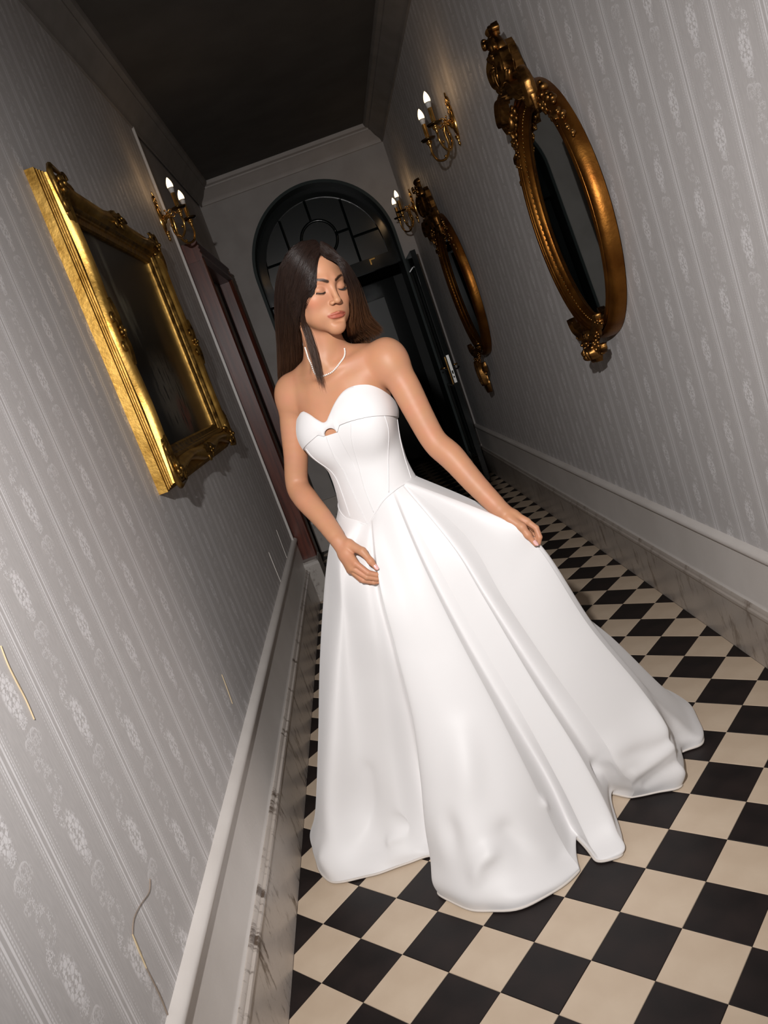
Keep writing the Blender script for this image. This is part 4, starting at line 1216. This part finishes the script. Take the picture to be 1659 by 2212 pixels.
# keyhole: the band's lower edge arches up in the middle, the corset's upper edge stays below it
def corset_top(th):
    z = BAND(th) + .010
    k = np.exp(-((th - dg(KEY_TH)) / dg(5.0)) ** 2 * 1.0)
    return np.where(np.abs(th - dg(KEY_TH)) < dg(9.5), KEY_Z0 + 0 * th, z)
key = np.unique(np.concatenate([full, dg(KEY_TH) + np.radians([-9.6, -9.4, 9.4, 9.6])]))
patch('corset', key, BASQ, corset_top, 44, .006, M_satin2, dress, close=True)
def band_lo(th):
    d_ = np.abs(th - dg(KEY_TH)) / dg(9.0)
    arch = KEY_Z0 + .0015 + .0165 * np.sqrt(np.maximum(0, 1 - d_ * d_))
    t_ = np.clip((d_ - 1) / .9, 0, 1); ramp = KEY_Z0 + .0015 + (BAND(th) - KEY_Z0 - .0015) * t_ * t_ * (3 - 2 * t_)
    return np.where(d_ < 1, arch, ramp)
fine = np.unique(np.round(np.concatenate([full, dg(KEY_TH) + np.radians(np.linspace(-9.5, 9.5, 39)), np.radians(np.linspace(-60, 60, 121))]), 4))
patch('folded_cup_band', fine, band_lo, NECK, 16, lambda T_, s_: .0105 + .0030 * np.sin(PI * np.clip(s_, 0, 1)), M_satin2, dress, thick=.0045, close=True)
def seam(path, name='seam', r=.0011, off=.0068):
    t_ = np.array([dg(p[0]) for p in path]); z_ = np.array([p[1] for p in path])
    q = catmull(np.stack([t_, z_], 1), 8); P = surf_r(q[:, 0], q[:, 1], off)
    mb = MB(); mb.tube([tuple(p) for p in P], r, 6); pchild(name, mb.v, mb.f, M_satin2, dress)
for path in SEAMS: seam(path)
MB_ = MB(); Pm = surf_r(np.linspace(-PI, PI, 121), BASQ(np.linspace(-PI, PI, 121)), .007); MB_.tube([tuple(p) for p in Pm], .0016, 6); pchild('waist_seam', MB_.v, MB_.f, M_satin2, dress)

# skirt: measured fold lines from basque to hem, front left to front right, then the back
SK = [[(-0.131, 0.630, 1.050), (-0.175, 0.630, 0.952), (-0.242, 0.640, 0.791), (-0.315, 0.645, 0.629), (-0.401, 0.650, 0.432), (-0.489, 0.655, 0.228), (-0.581, 0.641, 0.004)],
      [(-0.118, 0.560, 1.035), (-0.154, 0.550, 0.935), (-0.212, 0.560, 0.776), (-0.286, 0.570, 0.602), (-0.372, 0.570, 0.397), (-0.459, 0.560, 0.192), (-0.528, 0.495, 0.004)],
      [(-0.095, 0.535, 1.020), (-0.148, 0.540, 0.892), (-0.204, 0.555, 0.730), (-0.261, 0.580, 0.541), (-0.317, 0.585, 0.335), (-0.370, 0.570, 0.133), (-0.398, 0.455, 0.004)],
      [(-0.073, 0.520, 1.007), (-0.101, 0.500, 0.871), (-0.137, 0.490, 0.713), (-0.175, 0.525, 0.533), (-0.220, 0.545, 0.320), (-0.260, 0.515, 0.126), (-0.281, 0.453, 0.004)],
      [(-0.060, 0.515, 0.999), (-0.081, 0.495, 0.834), (-0.103, 0.505, 0.636), (-0.126, 0.550, 0.409), (-0.155, 0.565, 0.219), (-0.179, 0.520, 0.075), (-0.193, 0.436, 0.004)],
      [(-0.054, 0.510, 0.998), (-0.071, 0.452, 0.843), (-0.091, 0.430, 0.657), (-0.112, 0.390, 0.468), (-0.146, 0.350, 0.310), (-0.183, 0.310, 0.170), (-0.208, 0.276, 0.004)],
      [(-0.015, 0.510, 1.015), (-0.027, 0.450, 0.816), (-0.037, 0.400, 0.624), (-0.043, 0.345, 0.449), (-0.059, 0.280, 0.289), (-0.082, 0.210, 0.156), (-0.116, 0.157, 0.004)],
      [(0.029, 0.510, 1.041), (0.022, 0.450, 0.840), (0.029, 0.385, 0.605), (0.046, 0.330, 0.423), (0.053, 0.260, 0.243), (0.055, 0.200, 0.108), (0.027, 0.115, 0.004)],
      [(0.064, 0.515, 1.062), (0.057, 0.465, 0.879), (0.080, 0.405, 0.662), (0.113, 0.345, 0.433), (0.139, 0.285, 0.223), (0.155, 0.245, 0.064), (0.170, 0.168, 0.004)],
      [(0.073, 0.522, 1.064), (0.067, 0.485, 0.866), (0.098, 0.435, 0.634), (0.141, 0.385, 0.403), (0.183, 0.355, 0.194), (0.198, 0.330, 0.060), (0.202, 0.304, 0.004)],
      [(0.086, 0.520, 1.067), (0.094, 0.475, 0.863), (0.130, 0.425, 0.637), (0.176, 0.365, 0.399), (0.210, 0.305, 0.184), (0.224, 0.250, 0.051), (0.226, 0.186, 0.004)],
      [(0.108, 0.525, 1.069), (0.153, 0.470, 0.872), (0.185, 0.430, 0.716), (0.235, 0.370, 0.461), (0.285, 0.310, 0.240), (0.307, 0.250, 0.077), (0.297, 0.182, 0.004)],
      [(0.113, 0.530, 1.069), (0.163, 0.485, 0.864), (0.200, 0.452, 0.702), (0.260, 0.415, 0.439), (0.318, 0.385, 0.200), (0.347, 0.400, 0.073), (0.338, 0.442, 0.004)],
      [(0.119, 0.530, 1.070), (0.196, 0.450, 0.895), (0.238, 0.410, 0.695), (0.300, 0.385, 0.459), (0.362, 0.370, 0.252), (0.388, 0.350, 0.133), (0.402, 0.392, 0.004)],
      [(0.124, 0.535, 1.069), (0.249, 0.410, 0.914), (0.304, 0.388, 0.745), (0.364, 0.385, 0.493), (0.435, 0.380, 0.278), (0.464, 0.360, 0.143), (0.479, 0.373, 0.004)],
      [(0.129, 0.540, 1.068), (0.302, 0.395, 0.912), (0.365, 0.377, 0.806), (0.433, 0.400, 0.547), (0.523, 0.410, 0.305), (0.557, 0.370, 0.162), (0.543, 0.363, 0.004)],
      [(0.132, 0.560, 1.063), (0.313, 0.420, 0.906), (0.381, 0.392, 0.797), (0.456, 0.440, 0.524), (0.549, 0.470, 0.278), (0.589, 0.500, 0.129), (0.602, 0.508, 0.004)],
      [(0.134, 0.580, 1.060), (0.291, 0.480, 0.922), (0.382, 0.450, 0.778), (0.462, 0.500, 0.508), (0.565, 0.530, 0.250), (0.643, 0.550, 0.086), (0.682, 0.529, 0.004)]]
SK = [np.array(r) for r in SK]
def lean(a, b, k): return a * (1 - k) + b * k
sharp = []
for i, r in enumerate(SK):
    if i in (5, 10, 13): sharp.append(lean(SK[i - 1], r, .90))       # left-hand fold edges
    sharp.append(r)
    if i in (8, 11, 15): sharp.append(lean(r, SK[i + 1], .10))       # right-hand fold edges
S_ = np.array(sharp)
back_hem = [(.735, .70), (.70, .86), (.62, .80), (.55, 1.0), (.44, .96), (.32, 1.17), (.18, 1.06), (.04, 1.22), (-.10, 1.08), (-.22, 1.17), (-.34, .98), (-.46, 1.03), (-.49, .86), (-.575, .78)]
bw = np.linspace(0, 1, len(back_hem) + 2)[1:-1]
rows = [r for r in S_]
a0 = math.atan2(S_[-1][0][1] - AX[1], S_[-1][0][0] - AX[0]); a1 = math.atan2(S_[0][0][1] - AX[1], S_[0][0][0] - AX[0]) + 2 * PI if math.atan2(S_[0][0][1] - AX[1], S_[0][0][0] - AX[0]) < a0 else math.atan2(S_[0][0][1] - AX[1], S_[0][0][0] - AX[0])
for i, (hx, hy) in enumerate(back_hem):
    an = a0 + (a1 - a0) * bw[i]
    wp = np.array([AX[0] + .112 * math.cos(an), AX[1] + .100 * math.sin(an), 1.055])
    hp = np.array([hx, hy, .004]); r = []
    for q, (s_, zz) in enumerate(zip((0, .16, .33, .52, .70, .87, 1.0), (1.055, .93, .76, .55, .33, .13, .004))):
        p = wp + (hp - wp) * (s_ ** .92); p[2] = zz; r.append(p)
    if i < 3:                                             # still lifted by her hand
        k = (1 - i / 3); r[1] = r[1] * (1 - k) + (S_[-1][1] + np.array([0, .06 + .05 * i, 0])) * k; r[2] = r[2] * (1 - k) + (S_[-1][2] + np.array([0, .05 + .06 * i, 0])) * k; r[3] = r[3] * (1 - k * .8) + (S_[-1][3] + np.array([0, .06 + .06 * i, 0])) * k * .8
    rows.append(np.array(r))
R_ = np.array(rows)                                       # meridians x stations x 3
# top ring hugs the basque
for i in range(len(R_)):
    d_ = R_[i, 0] - np.array([AX[0], AX[1], 0]); th = math.atan2(d_[0] * TR[0, 0] + d_[1] * TR[1, 0], d_[0] * TR[0, 1] + d_[1] * TR[1, 1])
    R_[i, 0] = surf_r(np.array([th]), np.array([BASQ(th) + .006]), .0035)[0]
NS, NT = 14, 10
G = np.array([catmull(r, NS) for r in R_])                # along
def around(Gm):
    """closed centripetal spline across the meridians, knots shared by all stations"""
    K = len(Gm); dst = np.array([np.linalg.norm(Gm[(i + 1) % K] - Gm[i], axis=1).mean() for i in range(K)]) ** .5
    out = []
    for i in range(K):
        p0, p1, p2, p3 = Gm[(i - 1) % K], Gm[i], Gm[(i + 1) % K], Gm[(i + 2) % K]
        t0 = 0.0; t1 = t0 + dst[(i - 1) % K]; t2 = t1 + dst[i]; t3 = t2 + dst[(i + 1) % K]
        n = 4 if dst[i] < .16 else NT
        for k in range(n):
            t = t1 + (t2 - t1) * k / n
            A1 = (t1 - t) / (t1 - t0) * p0 + (t - t0) / (t1 - t0) * p1; A2 = (t2 - t) / (t2 - t1) * p1 + (t - t1) / (t2 - t1) * p2; A3 = (t3 - t) / (t3 - t2) * p2 + (t - t2) / (t3 - t2) * p3
            B1 = (t2 - t) / (t2 - t0) * A1 + (t - t0) / (t2 - t0) * A2; B2 = (t3 - t) / (t3 - t1) * A2 + (t - t1) / (t3 - t1) * A3
            out.append((t2 - t) / (t2 - t1) * B1 + (t - t1) / (t2 - t1) * B2)
    return np.array(out).transpose(1, 0, 2)
G = around(G)                                             # stations x around x 3
ns, na = G.shape[:2]
# soft break of the cloth just above the floor
cen = np.array([AX[0] + .02, AX[1] - .06])
s_ = np.linspace(0, 1, ns)
rad = G[:, :, :2] - cen; rl = np.linalg.norm(rad, axis=2, keepdims=True)
bul = (np.exp(-((s_ - .945) / .030) ** 2) * .014 - np.clip((s_ - .975) / .025, 0, 1) * .004)[:, None, None]
G[:, :, :2] += rad / rl * bul
ph = np.linspace(0, 2 * PI, na, endpoint=False)
wr_ = (np.sin(ph * 23 + 9 * s_[:, None]) * .5 + np.sin(ph * 41 - 14 * s_[:, None]) * .5) * .0035 * (np.clip((s_ - .72) / .25, 0, 1) ** 1.5)[:, None]
G[:, :, :2] += rad / rl * wr_[:, :, None]
# small breaks and creases where the satin meets the floor
FOLDS = [([(-0.328, 0.565, 0.264), (-0.347, 0.565, 0.175), (-0.386, 0.565, 0.114)], -0.012, 0.030),
    ([(-0.251, 0.500, 0.151), (-0.236, 0.500, 0.098), (-0.255, 0.500, 0.067), (-0.302, 0.500, 0.067), (-0.306, 0.500, 0.030)], 0.013, 0.014),
    ([(-0.308, 0.500, 0.136), (-0.269, 0.500, 0.111), (-0.268, 0.500, 0.077)], -0.014, 0.018),
    ([(-0.517, 0.540, 0.066), (-0.391, 0.540, 0.055), (-0.325, 0.540, 0.019)], 0.010, 0.026),
    ([(0.005, 0.290, 0.421), (-0.042, 0.290, 0.213), (-0.056, 0.290, 0.098)], 0.010, 0.040),
    ([(-0.120, 0.240, 0.276), (-0.111, 0.240, 0.121), (-0.099, 0.240, -0.005)], -0.012, 0.026),
    ([(-0.096, 0.190, 0.033), (-0.075, 0.190, 0.109), (-0.033, 0.190, 0.134)], 0.012, 0.020),
    ([(0.030, 0.210, 0.154), (0.068, 0.210, 0.038), (0.129, 0.210, 0.014)], -0.010, 0.030),
    ([(0.155, 0.280, 0.160), (0.182, 0.280, 0.123), (0.188, 0.280, 0.078)], 0.012, 0.014),
    ([(0.317, 0.375, 0.134), (0.380, 0.375, 0.154), (0.514, 0.375, 0.146), (0.569, 0.375, 0.142)], -0.012, 0.022),
    ([(0.422, 0.365, 0.091), (0.484, 0.365, 0.111), (0.557, 0.365, 0.143)], 0.012, 0.014),
    ([(0.414, 0.360, 0.097), (0.390, 0.360, 0.071), (0.369, 0.360, 0.052)], 0.010, 0.016),
    ([(0.357, 0.370, 0.139), (0.365, 0.370, 0.083), (0.368, 0.370, 0.064)], 0.009, 0.012),
    ([(0.455, 0.360, 0.045), (0.510, 0.360, 0.068), (0.545, 0.360, 0.081)], -0.010, 0.016),
    ([(0.614, 0.540, 0.074), (0.649, 0.540, 0.014), (0.668, 0.540, -0.012)], 0.008, 0.020)]
front_ = (G[:, :, 1] < AX[1] + .05)
for line, amp, rad_ in FOLDS:
    dd_ = segd(G.reshape(-1, 3), catmull(line, 4)).reshape(ns, na)
    G[:, :, :2] += rad / rl * (1.6 * amp * np.exp(-(dd_ / rad_) ** 2) * front_)[:, :, None]
G[:, :, 2] = np.maximum(G[:, :, 2], .004)
v = G.reshape(-1, 3); f = []
for i in range(ns - 1):
    for j in range(na):
        k = (j + 1) % na; f.append((i * na + j, (i + 1) * na + j, (i + 1) * na + k, i * na + k))
skirt = pchild('skirt', v, f, M_satin, dress)
sd_ = skirt.modifiers.new('thickness', 'SOLIDIFY'); sd_.thickness = .003; sd_.offset = -1
sb = skirt.modifiers.new('smooth', 'SUBSURF'); sb.levels = 1; sb.render_levels = 1
mb = MB(); hemP = [tuple(G[-1, j % na] + np.array([0, 0, .0015])) for j in range(na + 1)]
mb.tube(hemP, .0036, 6); pchild('hem', mb.v, mb.f, M_hem, dress)

# ================================================================== hair and necklace
# guide locks from the parting to the tips; HAIR_R falls on her right side, HAIR_L on her left
HAIR_LOCK = [[(0.075, 0.515, 1.723), (0.060, 0.492, 1.702), (0.049, 0.488, 1.680), (0.041, 0.492, 1.659), (0.026, 0.502, 1.635), (0.004, 0.522, 1.618), (-0.013, 0.540, 1.596), (-0.020, 0.545, 1.566), (-0.021, 0.540, 1.527), (-0.025, 0.540, 1.480), (-0.031, 0.538, 1.438), (-0.035, 0.535, 1.413)],
    [(0.075, 0.518, 1.724), (0.059, 0.494, 1.707), (0.048, 0.488, 1.683), (0.038, 0.493, 1.659), (0.022, 0.503, 1.634), (-0.000, 0.524, 1.616), (-0.018, 0.543, 1.592), (-0.026, 0.549, 1.562), (-0.028, 0.546, 1.523), (-0.032, 0.543, 1.480), (-0.034, 0.540, 1.442), (-0.035, 0.536, 1.416)]]
HAIR_R = [[(0.075, 0.518, 1.724), (0.059, 0.494, 1.707), (0.046, 0.489, 1.684), (0.034, 0.494, 1.660), (0.013, 0.506, 1.634), (-0.013, 0.532, 1.611), (-0.036, 0.570, 1.580), (-0.053, 0.630, 1.541), (-0.066, 0.700, 1.499), (-0.083, 0.770, 1.454), (-0.106, 0.800, 1.396)],
    [(0.076, 0.530, 1.731), (0.053, 0.500, 1.720), (0.028, 0.495, 1.691), (0.005, 0.515, 1.657), (-0.018, 0.545, 1.624), (-0.042, 0.585, 1.582), (-0.060, 0.650, 1.537), (-0.079, 0.710, 1.483), (-0.103, 0.760, 1.426), (-0.134, 0.800, 1.361)],
    [(0.072, 0.550, 1.745), (0.038, 0.530, 1.746), (-0.001, 0.530, 1.724), (-0.027, 0.550, 1.685), (-0.051, 0.580, 1.638), (-0.072, 0.625, 1.588), (-0.091, 0.680, 1.535), (-0.113, 0.730, 1.473), (-0.140, 0.775, 1.409), (-0.167, 0.800, 1.343)],
    [(0.066, 0.580, 1.756), (0.022, 0.570, 1.763), (-0.022, 0.575, 1.746), (-0.054, 0.595, 1.705), (-0.076, 0.620, 1.662), (-0.097, 0.660, 1.605), (-0.117, 0.700, 1.545), (-0.141, 0.740, 1.483), (-0.170, 0.780, 1.405), (-0.193, 0.800, 1.337)],
    [(0.073, 0.620, 1.761), (0.026, 0.670, 1.771), (-0.019, 0.710, 1.731), (-0.055, 0.740, 1.651), (-0.090, 0.780, 1.551), (-0.128, 0.820, 1.433), (-0.158, 0.830, 1.322)],
    [(0.083, 0.640, 1.754), (0.065, 0.700, 1.728), (0.037, 0.740, 1.674), (0.005, 0.760, 1.589), (-0.026, 0.790, 1.500), (-0.062, 0.820, 1.394), (-0.095, 0.830, 1.284)]]
HAIR_L = [[(0.076, 0.515, 1.722), (0.098, 0.490, 1.708), (0.118, 0.487, 1.688), (0.120, 0.492, 1.656), (0.121, 0.505, 1.629), (0.118, 0.530, 1.603), (0.111, 0.560, 1.577), (0.096, 0.590, 1.547), (0.083, 0.620, 1.520), (0.086, 0.680, 1.494)],
    [(0.078, 0.530, 1.730), (0.109, 0.515, 1.716), (0.129, 0.515, 1.688), (0.138, 0.530, 1.657), (0.142, 0.550, 1.626), (0.138, 0.575, 1.591), (0.131, 0.610, 1.556), (0.131, 0.650, 1.525), (0.147, 0.700, 1.505), (0.164, 0.740, 1.487)],
    [(0.080, 0.560, 1.740), (0.109, 0.550, 1.725), (0.130, 0.555, 1.696), (0.141, 0.575, 1.661), (0.147, 0.600, 1.622), (0.149, 0.630, 1.585), (0.150, 0.670, 1.547), (0.158, 0.700, 1.522), (0.166, 0.730, 1.505), (0.171, 0.750, 1.493)],
    [(0.082, 0.600, 1.747), (0.108, 0.610, 1.728), (0.123, 0.640, 1.694), (0.117, 0.680, 1.640), (0.105, 0.730, 1.566), (0.099, 0.770, 1.485), (0.085, 0.800, 1.402)],
    [(0.083, 0.640, 1.754), (0.090, 0.700, 1.719), (0.081, 0.740, 1.658), (0.056, 0.760, 1.571), (0.030, 0.790, 1.480), (-0.001, 0.820, 1.373), (-0.034, 0.830, 1.262)]]
PEARL_PATH = [(0.071, 0.555, 1.492), (0.046, 0.545, 1.465), (0.019, 0.545, 1.439), (-0.002, 0.547, 1.426), (-0.026, 0.553, 1.425), (-0.040, 0.558, 1.435), (-0.045, 0.565, 1.454), (-0.042, 0.575, 1.476), (-0.038, 0.590, 1.497), (-0.028, 0.605, 1.514)]
M_hair = new_mat('brown_hair', (.03, .016, .010), .38)
_at = nd(M_hair, 'ShaderNodeAttribute'); _at.attribute_name = 'tint'
_b = M_hair.node_tree.nodes['Principled BSDF']; lk(M_hair, _at.outputs[0], _b.inputs['Base Color']); _b.inputs['Specular IOR Level'].default_value = .42
NP = 24
def resample(P, n):
    P = catmull(P, 8); L = np.concatenate([[0], np.cumsum(np.linalg.norm(np.diff(P, axis=0), axis=1))]); t = np.linspace(0, L[-1], n)
    return np.stack([np.interp(t, L, P[:, k]) for k in range(3)], 1)
def strands(guides, count, seed, weights=None):
    r = np.random.default_rng(seed)
    Gd = np.array([resample(g, NP) for g in guides]); K = len(Gd)
    a = r.random(count)
    if weights is not None: a = np.interp(a, np.cumsum(weights) / np.sum(weights), np.linspace(0, 1, len(weights)))
    a = np.sort(a); u = a * (K - 1); i = np.clip(u.astype(int), 0, K - 2); f_ = (u - i)[:, None, None]
    g0, g1, g2, g3 = Gd[np.maximum(i - 1, 0)], Gd[i], Gd[i + 1], Gd[np.minimum(i + 2, K - 1)]
    P = .5 * (2 * g1 + (g2 - g0) * f_ + (2 * g0 - 5 * g1 + 4 * g2 - g3) * f_ ** 2 + (3 * g1 - g0 - 3 * g2 + g3) * f_ ** 3)
    s_ = np.linspace(0, 1, NP)[None, :, None]
    # clumps share an offset, single strands add a little
    nc = max(6, count // 22); cid = (a * nc).astype(int)
    coff = r.normal(0, 1, (nc + 1, 3)); cph = r.random(nc + 1) * 6.28
    P = P + coff[cid][:, None, :] * .0030 * s_ ** .7 + r.normal(0, 1, (count, 1, 3)) * (.0012 + .0030 * s_)
    P = P + (np.sin(s_ * 9 + cph[cid][:, None, None]) * .0022 * s_) * coff[cid][:, None, :]
    ln = np.clip(r.normal(.97, .05, count), .75, 1.03)
    t = np.linspace(0, 1, NP)[None] * ln[:, None] * (NP - 1); k = np.clip(t.astype(int), 0, NP - 2); w = (t - k)[..., None]
    P = np.take_along_axis(P, k[..., None], 1) * (1 - w) + np.take_along_axis(P, k[..., None] + 1, 1) * w
    depth = r.random(count)
    return P, a, depth
def push_out(P, off):
    sh = P.shape; Q = P.reshape(-1, 3); O = np.repeat(off, sh[1])
    for _ in range(2):
        e = 8e-4; f_ = chunk_eval(body, Q, .06); m = f_ < O
        if not m.any(): break
        q = Q[m]; g = np.stack([chunk_eval(body, q + np.eye(3)[i] * e, .06) - f_[m] for i in range(3)], 1) / e
        g /= np.maximum(np.linalg.norm(g, axis=1, keepdims=True), .3)
        Q[m] = q + g * (O[m] - f_[m])[:, None]
    return Q.reshape(sh)
def strand_mesh(P, rad, cols):
    n, m = P.shape[:2]
    t = np.gradient(P, axis=1); t /= np.linalg.norm(t, axis=2, keepdims=True) + 1e-9
    ref = np.array([.3, -.9, .2]); u = np.cross(t, ref); u /= np.linalg.norm(u, axis=2, keepdims=True) + 1e-9; w = np.cross(t, u)
    prof = np.interp(np.linspace(0, 1, m), [0, .1, .75, 1], [.7, 1, .9, .15])[None, :, None] * rad[:, None, None]
    V = np.stack([P + (u * math.cos(an) + w * math.sin(an)) * prof for an in (0, 2.094, 4.189)], 2)     # n m 3 3
    base = (np.arange(n)[:, None] * m + np.arange(m - 1)[None]) * 3
    F = np.concatenate([np.stack([base + i, base + (i + 1) % 3, base + 3 + (i + 1) % 3, base + 3 + i], -1).reshape(-1, 4) for i in range(3)])
    C = np.repeat(cols[:, :, None, :], 3, 2).reshape(-1, 3)
    return V.reshape(-1, 3), F, C
vs, fs, cs, nv = [], [], [], 0
for guides, count, seed, wts, warm in ((HAIR_LOCK, 300, 4, [0, 1], .9), (HAIR_R, 5400, 5, [0, .9, 1.2, 1.2, .8, .5], .35), (HAIR_L, 3400, 6, [0, 1.3, 1.3, .8, .6], 1.0)):
    P, a, dp = strands(guides, count, seed, wts)
    if seed != 4:                                        # the mass of the hair hangs behind the shoulders
        P[..., 1] = np.maximum(P[..., 1], np.interp(P[..., 2], [1.40, 1.455, 1.50, 1.56], [.80, .76, .68, .0]) + (dp[:, None] - .5) * .02)
    P = push_out(P, .0022 + .0080 * dp * (.5 if seed == 4 else 1))
    rr = np.random.default_rng(seed + 40); n = len(P)
    base = np.array([.016, .0078, .0052])[None, None] * (.7 + .7 * rr.random((n, 1, 1)))
    tip = np.array([.17, .072, .030])[None, None] * (.6 + .8 * rr.random((n, 1, 1)))
    s_ = np.clip((np.linspace(0, 1, NP) - .35) / .6, 0, 1)[None, :, None]
    C = base + (tip - base) * s_ * (warm if warm == 1 else .28)
    V_, F_, C_ = strand_mesh(P, .00042 + .0003 * rr.random(n), C)
    vs.append(V_); fs.append(F_ + nv); cs.append(C_); nv += len(V_)
hair = pchild('hair', np.concatenate(vs), np.concatenate(fs), M_hair, kind='stuff')
ca = hair.data.color_attributes.new('tint', 'FLOAT_COLOR', 'POINT')
cs = np.concatenate(cs); ca.data.foreach_set('color', np.concatenate([cs, np.ones((len(cs), 1))], 1).astype(np.float32).ravel())

M_pearl = new_mat('pearl', (.80, .75, .70), .16, coat=.6)
PP = catmull(PEARL_PATH, 12); L = np.concatenate([[0], np.cumsum(np.linalg.norm(np.diff(PP, axis=0), axis=1))])
npl = int(L[-1] / .0054); tt = np.linspace(0, L[-1], npl); PP = np.stack([np.interp(tt, L, PP[:, k]) for k in range(3)], 1)
skin = SDF(); skin.ops = body.ops[:NECK_OPS]
for _ in range(3):
    e = 8e-4; f_ = chunk_eval(skin, PP); g = np.stack([chunk_eval(skin, PP + np.eye(3)[i] * e) - f_ for i in range(3)], 1) / e
    PP = PP + g / np.linalg.norm(g, axis=1, keepdims=True) * (.0022 - f_)[:, None].clip(-.02, .02)
mb = MB()
for p in PP: mb.ball(tuple(p), .00265, 10, 7)
nk = pchild('necklace', mb.v, mb.f, M_pearl, kind='stuff')
